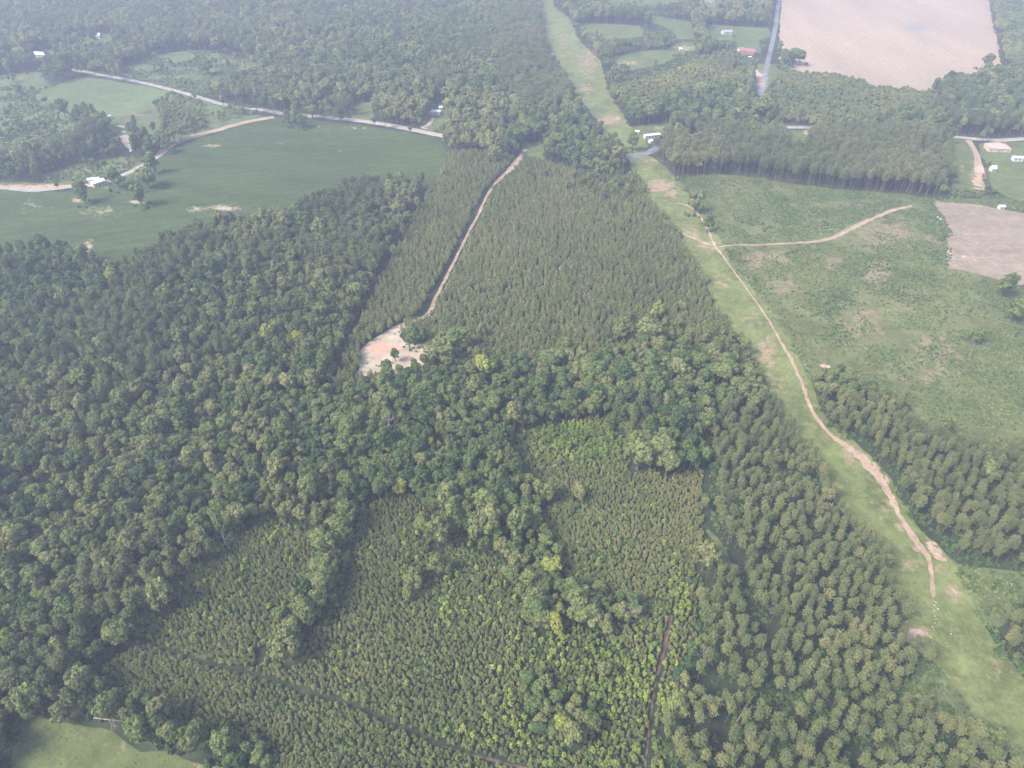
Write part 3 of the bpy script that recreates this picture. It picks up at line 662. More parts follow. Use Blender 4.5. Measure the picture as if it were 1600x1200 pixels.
# ------------------------------------------------------------------ zones
def zones(x, y):
    x = x+3.0*vnoise(x, y, 9, 11)+1.2*vnoise(x, y, 3, 12); y = y+3.0*vnoise(x, y, 9, 13)+1.2*vnoise(x, y, 3, 14)
    z = np.ones(x.shape, int)
    for P in YWOOD: z[inside(P, x, y)] = 8
    for P in FARPINE: z[inside(P, x, y)] = 9
    z[inside(PLA, x, y)] = 2
    z[inside(PLB, x, y)] = 3
    for P in HW_FING: z[inside(P, x, y)] = 7
    z[inside(PLC, x, y)] = 4
    z[inside(CLEAR, x, y)] = 5
    z[inside(PLD, x, y)] = 10
    z[inside(HWD, x, y)] = 7
    z[inside(PLE, x, y)] = 10
    qx, qy = proj(x, y, hgt(x, y)); mid = np.interp(qy, [620, 700, 800, 900, 980, 1060, 1150, 1320, 1640], [1250, 1300, 1380, 1460, 1500, 1550, 1630, 1800, 2100])
    z[(z == 1) & (qy > 275) & (qy < 560) & (qx > 1040) & (qx < 1300)] = 5
    z[(z == 1) & (qy > 650) & (qx > 1112) & (qx < mid)] = 4; z[(z == 1) & (qy > 640) & (qx > mid)] = 10
    for P in SCRUBS+[SCR2, EDGE_SCRUB]: z[inside(P, x, y)] = 6
    for P in [CROP, CORR, STUB, TILL, SANDY, LOWM, MEAD]+LAWNS: z[inside(P, x, y)] = 0
    for h_ in (6, 12):       # nothing tall stands so close before an opening that it would hide it
        k = H/(H-h_-2)
        for P in LAWNS+SCRUBS[:3]:
            q = inside(P, x*k, y*k) & np.isin(z, (1, 8, 9)); z[q] = 6
        q = inside(CORR, x*k, y*k) & np.isin(z, (1, 8, 9)) & (y > 430); z[q] = 6
    for P in COPSE: z[inside(P, x, y)] = 8
    return z

def near_line(pts, x, y, d):
    Q = W(pts); r = np.zeros(x.shape, bool)
    for (x1, y1), (x2, y2) in zip(Q[:-1], Q[1:]):
        L = (x2-x1)**2+(y2-y1)**2; t = np.clip(((x-x1)*(x2-x1)+(y-y1)*(y2-y1))/L, 0, 1)
        r |= (x-x1-t*(x2-x1))**2+(y-y1-t*(y2-y1))**2 < d*d
    return r
LINES = [([(60, 108), (155, 117), (230, 131), (340, 161), (445, 178), (570, 190), (700, 214)], 6), ([(428, 183), (345, 202), (248, 243)], 5), ([(248, 243), (205, 268), (155, 288), (85, 295), (0, 293), (-150, 280)], 5),
         ([(980, 249), (1032, 228)], 6), ([(1190, 196), (1270, 199)], 7), ([(1462, 211), (1545, 219), (1600, 217), (1660, 214)], 7), ([(1224, -40), (1206, 70), (1188, 150)], 9),
         ([(664, 494), (686, 455), (733, 362), (762, 304), (804, 258), (820, 234)], 3.9), ([(1120, 386), (1180, 383), (1260, 379), (1292, 374), (1345, 350), (1395, 329), (1425, 322)], 2.6),
         ([(860, 254), (868, 261), (935, 266)], 3), ([(1049, 962), (1034, 1028), (1018, 1110), (1004, 1240)], 1.0), ([(225, 1003), (300, 1030), (400, 1056), (470, 1080), (540, 1098), (600, 1125), (680, 1161), (740, 1181), (800, 1196), (860, 1218)], 1.0), ([(1101, 690), (1104, 780), (1106, 850)], 1.6),
         ([(1514, 219), (1524, 237), (1531, 270)], 5), ([(180, 196), (214, 206), (248, 225)], 4), ([(192, 212), (207, 234)], 6), ([(1220, 199), (1231, 216)], 4), ([(708, 213), (719, 200)], 4),
         ([(1176, 108), (1190, 132)], 7), ([(1104, 828), (1148, 905)], 2.6), ([(1160, 945), (1192, 1000)], 2.5), ([(1452, 848), (1480, 880)], 4), ([(1410, 992), (1458, 996)], 3.6), ([(1276, 574), (1299, 569)], 2.5)]
def blocked(x, y, extra=0):
    r = np.zeros(x.shape, bool)
    for L, d in LINES: r |= near_line(L, x, y, d+extra)
    for L, d in LINES[:7]:
        for h_ in (5, 10, 14):
            k = H/(H-h_); r |= near_line(L, x*k, y*k, d*.5) & (y > 380)
    return r
def in_aisle(x, y):
    r = np.zeros(x.shape, bool)
    for P in AISLES: r |= inside(P, x, y)
    return r

def grid(s, jit=.32, rot=.2, y0=55, y1=1750, w0=400, w1=1.1):
    c, sn = math.cos(rot), math.sin(rot)
    n = int(2600/s)
    i, j = np.meshgrid(np.arange(-n, n), np.arange(-n, n))
    i = i.ravel(); j = j.ravel()
    u = (i+.5*(j % 2))*s; v = j*s*.9
    x = u*c-v*sn; y = u*sn+v*c
    k = (y > y0) & (y < y1) & (np.abs(x) < w0*.6+y*w1)
    x, y = x[k], y[k]
    x = x+rng.uniform(-jit, jit, x.shape)*s; y = y+rng.uniform(-jit, jit, y.shape)*s
    px, py = proj(x, y, hgt(x, y))
    k = (px > -420) & (px < 2020) & (py > -45) & (py < 1640)
    return x[k], y[k], px[k], py[k]

ITEMS = {k: [] for k in KIND}    # kind -> arrays x, y, scale_xy, scale_z, tint
def put(kind, x, y, s, sz, tint):
    ITEMS[kind].append(np.stack([x, y, s, sz, np.clip(tint, 0, .86 if kind == 'young_pine' else 1)], 1))

U = lambda a, b, n: rng.uniform(a, b, n)
# mixed and broadleaf woods
for s, ya, yb in ((3.75, -25, 400), (4.7, 400, 640), (6.2, 640, 1750)):
    x, y, px, py = grid(s, .36, .3, ya, yb)
    z = zones(x, y); ok = np.isin(z, (1, 7, 9)) & ~blocked(x, y) & ~in_aisle(x, y)
    x, y, px, py, z = x[ok], y[ok], px[ok], py[ok], z[ok]
    pn = vnoise(x, y, 34, 21)+.5*vnoise(x, y, 12, 22)+U(-.5, .5, len(x))
    # bottomland band and the wood right of the young pines are broadleaf
    band = gauss([(900, 590, 330, 60, 1), (560, 690, 260, 110, .8), (1050, 700, 90, 60, 1), (740, 780, 120, 90, 1), (150, 1000, 200, 160, .5), (1100, 130, 200, 70, .5), (820, 190, 90, 60, .8)], px, py)
    pineish = (pn-1.2*band > .38)
    pine = ((z == 9) | (z == 10) | (pineish & (z == 1))) & (z != 7)
    drop = rng.random(len(x)) < np.where(z == 9, .05, .03+.10*(vnoise(x, y, 16, 24) > .5))
    # pines
    k = pine & ~drop; n = k.sum()
    put('pine_tree', x[k], y[k], s/5.0*U(.82, 1.2, n)*np.where(z[k] == 10, .92, .98), U(.8, 1.08, n)*np.where(y[k] > 430, 1.0, .86), .30+.18*(z[k] == 9)+.28*vnoise(x[k], y[k], 40, 8)+U(-.22, .30, n))
    # broadleaf
    k = ~pine & ~drop; n = k.sum()
    big = rng.random(n) < .13
    sc = s/5.0*U(.70, 1.20, n)*np.where(big, 1.5, 1.0)*(1+.28*np.clip(band[k], 0, 1)*(rng.random(n) < .5))
    t = .42+.22*vnoise(x[k], y[k], 60, 9)+.16*vnoise(x[k], y[k], 17, 10)+rng.normal(0, .22, n)
    t = np.minimum(t, .80); t = np.where(rng.random(n) < .012, .92, t)
    put('broadleaf_tree', x[k], y[k], sc, np.clip(sc, .75, 1.35)*U(.85, 1.25, n)*np.where(z[k] == 7, .78, 1), np.where(y[k] > 560, np.minimum(t+.10, .86), t))
# young stand in the middle
x, y, px, py = grid(2.6, .38, .42, 200, 640)
z = zones(x, y); ok = (z == 2) & ~blocked(x, y) & ~in_aisle(x, y)
x, y, px, py = x[ok], y[ok], px[ok], py[ok]; n = len(x)
ok = rng.random(n) > .04+gauss([(900, 480, 14, 8, .9), (1000, 500, 10, 10, .3)], px, py)
x, y, px, py = x[ok], y[ok], px[ok], py[ok]; n = len(x)
bigger = gauss([(1120, 560, 90, 50, 1), (700, 570, 120, 30, .6), (950, 290, 80, 30, .4)], px, py)
sc = 1.2*U(.75, 1.2, n)*(1+.25*bigger)
mixd = rng.random(n) < .18*bigger
put('young_pine', x[~mixd], y[~mixd], sc[~mixd], 1.2*U(.8, 1.2, (~mixd).sum())*(1+.25*bigger[~mixd]), .44+.24*vnoise(x, y, 50, 31)[~mixd]+.14*vnoise(x, y, 9, 32)[~mixd]+U(-.28, .36, (~mixd).sum()))
put('broadleaf_tree', x[mixd], y[mixd], U(.6, .9, mixd.sum()), U(.7, 1.0, mixd.sum()), U(.3, .75, mixd.sum()))
# young stand at the bottom
x, y, px, py = grid(1.32, .40, .15, -25, 330, 460)
z = zones(x, y); ok = (z == 3) & ~blocked(x, y) & ~in_aisle(x, y)
x, y, px, py = x[ok], y[ok], px[ok], py[ok]; n = len(x)
gap = gauss([(a, b, c, d, 1) for a, b, c, d in GAPS], px, py)+.30*vnoise(x, y, 8, 40)+.16*vnoise(x, y, 3, 41)
clump = vnoise(x, y, 9, 42)*.5+.5
ps = gauss(SAPS, px, py)*(.25+1.1*clump)
isS = rng.random(n) < ps
keep = (gap < .42)
k = keep & ~isS; m_ = k.sum()
put('young_pine', x[k], y[k], U(.42, .76, m_)*(1+.15*vnoise(x[k], y[k], 22, 43)), U(.36, .62, m_), .36+.30*vnoise(x[k], y[k], 26, 44)+.15*vnoise(x[k], y[k], 6, 46)+U(-.3, .45, m_))
k = isS & (rng.random(n) < .8); m_ = k.sum()
put('sapling', x[k], y[k], U(.45, .95, m_), U(.5, .85, m_), .4+.35*vnoise(x[k], y[k], 12, 45)+U(-.3, .3, m_))
k = ~keep & ~isS; m_ = k.sum()
put('bush', x[k], y[k], U(.55, 1.0, m_), U(.5, 1.2, m_), U(.3, .85, m_))
# thinned pines
x, y, px, py = grid(3.85, .33, -.1, -25, 420, 620)
z = zones(x, y); ok = np.isin(z, (4, 10)) & ~blocked(x, y, 1) & ~in_aisle(x, y) & (rng.random(len(x)) > .08+.35*(vnoise(x, y, 14, 50) > .55)) & (gauss([(1210, 1110, 30, 22, 1), (1330, 1180, 26, 16, 1), (1480, 1100, 30, 20, 1), (1110, 1160, 20, 30, 1), (1290, 1115, 40, 10, .8)], px, py) < .5)
x, y, px, py = x[ok], y[ok], px[ok], py[ok]; n = len(x)
put('pine_tree', x, y, U(.42, .68, n), U(.52, .76, n), .42+.2*vnoise(x, y, 30, 51)+U(-.25, .35, n))
# low green growth under and between the thinned pines, in scrub and on the cut over ground
x, y, px, py = grid(2.0, .4, .5, -25, 330, 460)
z = zones(x, y); ok = (z == 4) & ~blocked(x, y) & ((vnoise(x, y, 11, 60) > -.15) | (rng.random(len(x)) < .25)); n = ok.sum()
put('bush', x[ok], y[ok], U(.6, 1.4, n), U(.4, 1.2, n), U(.05, .5, n)+.2*(vnoise(x[ok], y[ok], 20, 69) > .2))
x, y, px, py = grid(1.55, .45, .5, 150, 900, 300)
z = zones(x, y); bare = gauss(BARE, px, py)
q = vnoise(x, y, 14, 61)+.6*vnoise(x, y, 5, 62)
ok = (z == 5) & ~blocked(x, y) & (q-.9*bare+U(-.6, .6, len(x)) > -.35); n = ok.sum()
put('bush', x[ok], y[ok], U(.35, 1.05, n), U(.28, .8, n), .46+.26*vnoise(x[ok], y[ok], 18, 67)+U(-.3, .3, n))
x, y, px, py = grid(2.6, .42, .1, 100, 1750)
z = zones(x, y); q = vnoise(x, y, 16, 63)+.5*vnoise(x, y, 6, 64)
ok = (z == 6) & ~blocked(x, y) & (q+U(-.4, .4, len(x)) > np.where(y < 350, -.45, .0)); n = ok.sum()
put('bush', x[ok], y[ok], U(.6, 1.3, n), U(.5, 1.5, n), .55+.25*q[ok]+U(-.3, .3, n))
x, y, px, py = grid(2.8, .45, .7, -25, 345, 500)
z = zones(x, y); ok = np.isin(z, (1, 7, 10)) & ~blocked(x, y) & ~in_aisle(x, y) & (rng.random(len(x)) < .8); n = ok.sum()
put('bush', x[ok], y[ok], U(.8, 1.6, n), U(.8, 2.2, n), U(.05, .5, n))
x, y, px, py = grid(1.7, .42, .1, 60, 360, 330)
z = zones(x, y); ok = (z == 6) & ~blocked(x, y) & (vnoise(x, y, 10, 70)+U(-.6, .6, len(x)) > -.2); n = ok.sum()
put('bush', x[ok], y[ok], U(.4, 1.0, n), U(.4, 1.1, n), .55+.25*vnoise(x[ok], y[ok], 12, 71)+U(-.3, .4, n))
x, y, px, py = grid(2.0, .42, .1, 250, 560, 330)
ok = inside(SANDY, x, y) & (gauss([(655, 540, 22, 12, .8), (640, 520, 20, 8, .7), (680, 545, 20, 14, .9), (600, 570, 40, 5, .5)], px, py) > rng.random(len(x))*.9+.1); n = ok.sum()
put('bush', x[ok], y[ok], U(.4, 1.3, n), U(.4, 1.1, n), U(.3, .8, n))
x, y, px, py = grid(1.5, .48, .3, 60, 420, 330)   # tufts of taller grass and weeds
for P, m0, q0 in ((CORR, -.1, 72), (LOWM, .0, 73)):
    ok = inside(P, x, y) & (vnoise(x, y, 11, q0)+U(-.7, .7, len(x)) > m0+.25) & ~near_line([(1258, 614), (1304, 684), (1370, 744), (1398, 790), (1436, 852), (1458, 940)], x, y, 2.6) & ~near_line([(1116, 383), (1180, 470), (1236, 562), (1258, 614)], x, y, 1.4); n = ok.sum()
    put('bush', x[ok], y[ok], U(.16, .42, n), U(.10, .28, n), .62+.2*vnoise(x[ok], y[ok], 9, 74)+U(-.2, .3, n))
# far young woods: dense small trees
x, y, px, py = grid(4.2, .38, .6, 300, 1750)
z = zones(x, y); ok = (z == 8) & ~blocked(x, y); n = ok.sum()
put('broadleaf_tree', x[ok], y[ok], U(.55, .85, n), U(.38, .62, n), .66+.2*vnoise(x[ok], y[ok], 40, 66)+U(-.18, .18, n))
z6 = zones(x, y); ok = (z6 == 6) & (rng.random(len(x)) < .30*(vnoise(x, y, 22, 68) > .45)+.02) & ~blocked(x, y); n = ok.sum()
put('broadleaf_tree', x[ok], y[ok], U(.5, 1.0, n), U(.4, .8, n), U(.3, .7, n))
# corridor: sparse tussocks low in the corridor
x, y, px, py = grid(2.2, .45, .3, 60, 300, 330)
ok = inside(CORR, x, y) & (py > 900) & (rng.random(len(x)) < .10+.25*(gauss([(1520, 970, 60, 50, 1), (1560, 1060, 40, 40, .8)], px, py))) & ~near_line([(1384, 766), (1422, 832), (1448, 868), (1458, 928)], x, y, 3); n = ok.sum()
put('bush', x[ok], y[ok], U(.18, .42, n), U(.2, .45, n), U(.75, 1, n))

# named big trees: px, py of the crown centre, crown width in px, tint, words
BIG = [
 (446, 1004, 46, .80, 'wide pale green tree at the tip of the tree finger in the young pines'), (456, 975, 30, .84, 'pale yellowish green tree just above the finger tip in the young pines'),
 (478, 950, 40, .72, 'broad olive green tree in the middle of the tree finger'), (497, 935, 34, .66, 'grey green round tree beside the dark gap in the tree finger'),
 (505, 905, 36, .70, 'olive green tree in the upper tree finger'), (515, 878, 34, .72, 'olive tree halfway up the tree finger'), (508, 842, 38, .68, 'broad tree where the tree finger leaves the wood'), (538, 795, 28, .66, 'round tree at the head of the dark gap'),
 (535, 835, 28, .60, 'green tree on the right flank of the tree finger'), (645, 902, 30, .74, 'olive tree standing among the young pines below the wood'), (638, 925, 22, .78, 'small olive tree below its taller neighbour in the young pines'),
 (684, 880, 32, .72, 'pale green leaning tree in the middle of the young pines'), (700, 886, 20, .82, 'small brownish tree beside the leaning pale tree'),
 (696, 772, 40, .76, 'pale olive crown at the wood edge above the young pines'), (706, 795, 38, .70, 'broad olive crown just below the wood edge'), (682, 826, 40, .74, 'bright olive crown with a yellow patch at the wood tip'), (660, 815, 26, .66, 'grey green crown left of the yellow patched tree'),
 (760, 780, 44, .66, 'large blue green crown in the broadleaf wood'), (752, 822, 44, .74, 'large grey brown crown in the lower broadleaf wood'), (812, 812, 50, .68, 'very large olive crown at the foot of the broadleaf wood'), (790, 800, 32, .62, 'round crown next to the very large olive crown'), (783, 850, 24, .88, 'small brownish crown under the big olive crowns'),
 (806, 875, 26, .86, 'tan crowned tree above the column of trees'), (828, 905, 34, .72, 'olive crown at the top of the tree column in the young pines'), (835, 935, 34, .76, 'pale olive crown in the tree column'), (848, 965, 30, .72, 'olive crown at the lower tree column'), (826, 960, 24, .66, 'grey green crown left in the lower tree column'),
 (908, 935, 40, .72, 'broad olive crown in the gap beside the tree column'), (922, 955, 30, .76, 'pale crown below the broad olive crown'), (948, 978, 24, .76, 'round pale crown above the small pine block'), (975, 955, 26, .88, 'pinkish brown half bare tree above the small pine block'),
 (868, 972, 28, .94, 'bright yellow green tree in the green gap of the young pines'), (898, 1140, 44, .80, 'large pale olive crown near the bottom among yellow saplings'), (878, 1128, 30, .92, 'yellow green crown beside the large pale olive crown'), (920, 1130, 28, .78, 'pale crown on the right of the large bottom crown'),
 (855, 1105, 26, .78, 'pale olive tree above the large bottom crown'), (852, 1065, 26, .74, 'grey olive tree higher up the bottom tree line'), (1062, 1095, 38, .74, 'broad olive tree on the edge of the thinned pines'), (945, 1043, 22, .80, 'pale olive tree among yellow green saplings'),
 (1105, 865, 40, .86, 'wide brownish tree beside the grassy path'), (1032, 700, 40, .74, 'large round olive crown right of the bright saplings'), (1045, 718, 34, .76, 'olive crown touching the large round crown'), (1000, 705, 50, .72, 'widest olive crown above the young pines'), (1008, 690, 32, .66, 'green crown behind the widest olive crown'), (858, 762, 32, .68, 'rounded crown standing at the left edge of the young pine block'), (905, 765, 24, .88, 'brownish ragged crown inside the young pine block'),
 (1014, 515, 40, .70, 'large pale green crown standing above the young pines'), (975, 510, 30, .74, 'pale green crown left of the larger pale crown'), (1028, 482, 22, .90, 'greyish thin crown behind the large pale green crown'), (690, 545, 48, .70, 'wide pale crown beside the sandy clearing'), (712, 530, 44, .60, 'wide dark green crown above the pale one by the clearing'),
 (616, 552, 15, .34, 'small round dark tree standing alone in the sandy clearing'), (645, 520, 22, .45, 'dark green tree on the tongue of trees in the sandy clearing'), (660, 520, 20, .5, 'green tree at the end of the tongue in the clearing'),
 (1243, 84, 30, .25, 'big dark round tree at the left edge of the pale field'), (1230, 88, 20, .3, 'dark tree partly behind the big round tree by the pale field'), (1545, 90, 20, .3, 'small dark tree standing alone in the pale field'), (1493, 122, 34, .35, 'tall dark crown jutting into the pale field'),
 (1089, 311, 26, .84, 'pale greyish tree beside the track bend'), (1108, 346, 18, .55, 'round tree at the bend of the track'),
 (448, 178, 14, .55, 'green tree left in the clump by the road junction'), (460, 180, 18, .40, 'dark green tree in the clump by the road junction'), (470, 186, 14, .5, 'green tree right in the clump by the road junction'),
 (715, 186, 16, .80, 'tall light green tree by the pink driveway'), (703, 195, 14, .90, 'yellow green tree above the pink driveway'), (735, 185, 18, .72, 'rounded pale tree beyond the pink driveway'), (775, 236, 20, .74, 'pale green tree at the top of the sandy track'),
 (125, 296, 22, .6, 'broad tree in front of the lane by the grey shed'), (178, 272, 34, .38, 'dark broad tree beside the grey roofed shed'), (226, 272, 30, .72, 'large pale green tree on the edge of the crop field'), (214, 300, 24, .5, 'round tree over the bare red patch in the crop field'), (236, 250, 26, .5, 'green tree at the corner of the dirt road'), (258, 221, 16, .4, 'dark tree at the bend of the dirt road'),
 (990, 216, 18, .5, 'green tree beside the long white trailer'), (1118, 205, 14, .92, 'bright yellow green tree behind the trailer wood'), (968, 233, 16, .15, 'dark purplish tree at the edge of the corridor'), (320, 100, 22, .25, 'dark tree standing in the upper scrub'), (120, 172, 16, .3, 'dark tree on the edge of the pasture'), (95, 165, 20, .3, 'dark tree left of the pasture'),
 (45, 1090, 46, .66, 'big pale round tree above the meadow corner'), (95, 1108, 34, .84, 'brownish olive tree on the meadow edge'), (125, 1058, 40, .72, 'broad grey green tree above the meadow edge'), (165, 1105, 40, .70, 'broad tree above the fallen trunk'), (183, 1090, 34, .55, 'green tree behind the tree above the fallen trunk'),
 (215, 1138, 44, .62, 'large green tree at the notch of the meadow'), (262, 1140, 32, .78, 'ragged pale tree on the meadow rim'), (305, 1150, 40, .74, 'large olive tree on the meadow rim'), (340, 1155, 28, .60, 'green tree right of the large olive meadow tree'), (10, 1055, 44, .76, 'pale olive tree on the left border above the meadow'),
 (95, 1010, 40, .70, 'large olive crown in the lower broadleaf wood'), (185, 985, 40, .72, 'large pale crown left of the young pines'), (250, 925, 44, .78, 'large pale olive crown reaching toward the young pines'), (200, 925, 28, .74, 'round greyish crown in the lower left wood'), (625, 757, 24, .97, 'yellow tree standing out in the broadleaf wood'), (902, 630, 14, .99, 'small bright yellow tree in the broadleaf band'),
 (1560, 1150, 30, .68, 'olive tree on the lower edge of the grass corridor'), (1530, 1140, 34, .72, 'wide olive tree near the corridor edge'), (1526, 520, 20, .5, 'leaning tree in the cut over ground'), (1575, 440, 26, .45, 'dark tree at the corner of the tilled field'), (1590, 480, 26, .5, 'green tree in the wet hollow'), (1325, 615, 26, .55, 'round green tree above the right pine stand'), (1408, 622, 26, .72, 'pale green tree above the right pine stand'),
 (1550, 735, 28, .72, 'round broad crown among the right hand pines'), (1478, 660, 22, .66, 'olive crown at the upper rim of the right pine stand')]
BIGT = []
for px_, py_, w_, t_, lab in BIG:
    X, Y = at(px_, py_, 7.0)
    d = Y*CP-(hgt(X, Y)+7.0-H)*SP
    wid = w_*(1.04 if w_ < 48 else .9)*d/F; s = wid/6.2
    zt = 5.2*min(s, 1.7)*1.25; X, Y = at(px_, py_, zt)
    BIGT.append((X, Y, s, min(s, 1.7)*1.25, t_, lab))
BT = np.array([b[:5] for b in BIGT])

# ------------------------------------------------------------------ buildings, built where they stand
FOOT = []
def house(name, px, py, w, d, h, rot, wall, roof, label, cat, group=None, pitch=.45, nwin=3, hip=False, chimney=False, flat=False):
    X, Y = at(px, py); z = float(hgt(X, Y)); rz = R(rot)
    FOOT.append((X, Y, max(w, d)*.62))
    e = empty(name, (X, Y, z), rz, label, cat, group)
    b = MB(); b.box(-w/2, w/2, -d/2, d/2, -.8, h)
    rh = d/2*pitch
    if not hip: b.add([(-w/2, -d/2, h), (-w/2, d/2, h), (-w/2, 0, h+rh), (w/2, -d/2, h), (w/2, d/2, h), (w/2, 0, h+rh)], [(0, 2, 1), (3, 4, 5)])
    b.build('wall', wall, e)
    r = MB(); o = .45; th = .15
    if hip:
        v = [(-w/2-o, -d/2-o, h-.02), (w/2+o, -d/2-o, h-.02), (w/2+o, d/2+o, h-.02), (-w/2-o, d/2+o, h-.02), (-w/2+d*.5, 0, h+rh), (w/2-d*.5, 0, h+rh)]
        r.add(v, [(0, 1, 5, 4), (1, 2, 5), (2, 3, 4, 5), (3, 0, 4), (3, 2, 1, 0)])
    else:
        sl = rh/(d/2)
        for sgn in (-1, 1):
            y0, y1 = 0, sgn*(d/2+o); z0, z1 = h+rh+.03, h+.03-o*sl
            v = [(-w/2-o, y0, z0), (w/2+o, y0, z0), (w/2+o, y1, z1), (-w/2-o, y1, z1), (-w/2-o, y0, z0+th), (w/2+o, y0, z0+th), (w/2+o, y1, z1+th), (-w/2-o, y1, z1+th)]
            r.add(v, [(0, 1, 2, 3), (4, 5, 6, 7), (0, 1, 5, 4), (1, 2, 6, 5), (2, 3, 7, 6), (3, 0, 4, 7)])
    ro = r.build('roof', roof, e)
    if chimney:
        c = MB(); c.box(w*.2, w*.2+.7, -.2, .6, h, h+rh+1.0); c.box(w*.2-.08, w*.2+.78, -.28, .68, h+rh+1.0, h+rh+1.15); c.build('chimney', M['brick_wall'], ro)
    dm = MB(); dm.box(-.5, .5, -d/2-.06, -d/2+.05, 0, 2.05); dm.build('door', M['door_paint'], e)
    if nwin:
        xs = [(-w/2)+w*(k+.5)/(nwin+1) for k in range(nwin+1)]
        for xx in xs:
            if abs(xx) < 1.2: continue
            f = MB(); f.box(xx-.65, xx+.65, -d/2-.07, -d/2+.04, .9, 2.0); wo = f.build('window', M['trim_paint'], e)
            g = MB(); g.box(xx-.55, xx+.55, -d/2-.09, -d/2-.02, 1.0, 1.9); g.build('pane', M['dark_glass'], wo)
    return e

house('house', 1167, 83, 17, 10, 3, -20, M['brick_wall'], M['red_shingle'], 'brick house with a red roof beside the straight grey road', 'house', chimney=True)
house('house', 1157, 80, 6, 6, 2.6, 10, M['white_siding'], M['tan_shingle'], 'small white annex left of the red roofed house', 'outbuilding', nwin=1)
house('mobile_home', 1018, 215, 14, 4.2, 2.8, 16, M['white_siding'], M['white_metal_roof'], 'long white mobile home beside the grass corridor', 'mobile home', pitch=.3, nwin=4)
house('shed', 1019, 223, 6, 4, 2.3, 16, M['white_siding'], M['white_metal_roof'], 'small white shed in front of the long mobile home', 'shed', nwin=0)
house('shed', 995, 209, 3, 3, 2.4, 0, M['white_siding'], M['white_metal_roof'], 'tiny white shed at the lawn edge by the corridor', 'shed', nwin=0)
house('farm_shed', 154, 289, 9, 6, 3, 50, M['tan_siding'], M['white_metal_roof'], 'pale grey roofed farm shed beside the lane', 'shed', pitch=.35, nwin=1)
house('farm_shed', 148, 284, 8, 4, 2.6, 15, M['tan_siding'], M['white_metal_roof'], 'low lean-to shed behind the grey roofed farm shed', 'shed', pitch=.3, nwin=0)
house('house', 1557, 234, 17, 11, 3, -8, M['tan_siding'], M['tan_shingle'], 'tan roofed house below the pale road', 'house', hip=True, chimney=True)
house('mobile_home', 1597, 251, 16, 4.5, 2.8, -6, M['white_siding'], M['white_metal_roof'], 'white mobile home at the edge right of the tan roofed house', 'mobile home', pitch=.3, nwin=4)
house('shed', 1549.5, 267, 3.2, 4.2, 2.8, 0, M['white_siding'], M['white_metal_roof'], 'bright white shed on the lawn below the tan roofed house', 'shed', pitch=.8, nwin=0)
house('shed', 1563, 326, 3.5, 3, 2.2, 0, M['white_siding'], M['white_metal_roof'], 'small white shed above the tilled field', 'shed', nwin=0)
house('shed', 1460+25, 262, 5, 5, 2.6, 30, M['tan_siding'], M['grey_shingle'], 'grey roofed shed at the wood edge by the long lawn', 'shed', nwin=1)
house('travel_trailer', 168, 186, 7, 2.6, 2.6, 35, M['white_siding'], M['white_metal_roof'], 'white travel trailer parked on the pasture edge', 'trailer', pitch=.15, nwin=2)
house('shed', 682, 178, 8, 5, 2.8, -8, M['white_siding'], M['white_metal_roof'], 'white shed in the wood clearing above the road', 'shed', pitch=.4, nwin=1)
house('shed', 689, 171, 3, 3, 2.4, 0, M['white_siding'], M['white_metal_roof'], 'tiny white shed behind the white clearing shed', 'shed', nwin=0)
house('house', 145, 59, 20, 9, 3, 8, M['white_siding'], M['white_metal_roof'], 'white roofed farm building in the far left clearing', 'house')
house('shed', 128, 58, 7, 5, 2.8, 8, M['white_siding'], M['white_metal_roof'], 'smaller white building left of the far farm building', 'shed', nwin=0)
house('house', 66, 88, 15, 8, 3, -10, M['tan_siding'], M['white_metal_roof'], 'pale roofed house at the end of the upper road', 'house')
house('shed', 38, 91, 13, 6, 2.8, 8, M['white_siding'], M['grey_shingle'], 'low grey white building left of the pale roofed house', 'shed')
house('house', 1178, 26, 15, 8, 3, 5, M['white_siding'], M['grey_shingle'], 'white house under far trees near the grey road', 'house')
house('barn', 1103, 3, 22, 9, 3.5, 3, M['white_siding'], M['white_metal_roof'], 'long white roofed barn at the top of the picture', 'barn')
house('house', 1135, 53, 12, 7, 3, 10, M['white_siding'], M['grey_shingle'], 'small pale house in the far field left of the grey road', 'house')
house('shed', 1063, 79, 3.5, 3, 2.5, 0, M['white_siding'], M['white_metal_roof'], 'tiny white shed on the curved far clearing', 'shed', nwin=0)
house('house', 516, 162, 12, 8, 3, 20, M['tan_siding'], M['tan_shingle'], 'tan house hidden among trees above the road', 'house')
house('house', 1155, 202, 9, 7, 3, 10, M['tan_siding'], M['grey_shingle'], 'grey roofed house in the wood right of the trailer', 'house')
house('shed', 1076, 217, 8, 4, 2.6, 12, M['tan_siding'], M['grey_shingle'], 'small grey roof showing between the pines', 'shed', nwin=0)

def car(px, py, rot, paint, label):
    X, Y = at(px, py); e = empty('parked_car', (X, Y, float(hgt(X, Y))+.15), R(rot), label, 'car', 'cars parked by the houses'); FOOT.append((X, Y, 3.5))
    b = MB(); b.box(-2.2, 2.2, -.9, .9, .3, .95, .08); b.box(-1.2, 1.5, -.82, .82, .95, 1.5, .25); b.build('body', M[paint], e)
    g = MB(); g.box(-1.12, 1.42, -.79, .79, 1.0, 1.38, .19); g.build('window', M['dark_glass'], e)
    for sx in (-1.4, 1.4):
        for sy in (-.92, .92):
            t = MB(); t.tube([(sx, sy-.12, .33), (sx, sy+.12, .33)], [.33, .33], 12); t.build('wheel', M['rubber'], e)
car(1024, 226, 30, 'white_paint', 'white car parked below the long mobile home')
car(1172, 90, 10, 'white_paint', 'white car parked before the red roofed house')
car(1546, 228, -20, 'blue_paint', 'blue grey car beside the tan roofed house')
car(1183, 96, 60, 'red_paint', 'red car near the grey road by the red roofed house')

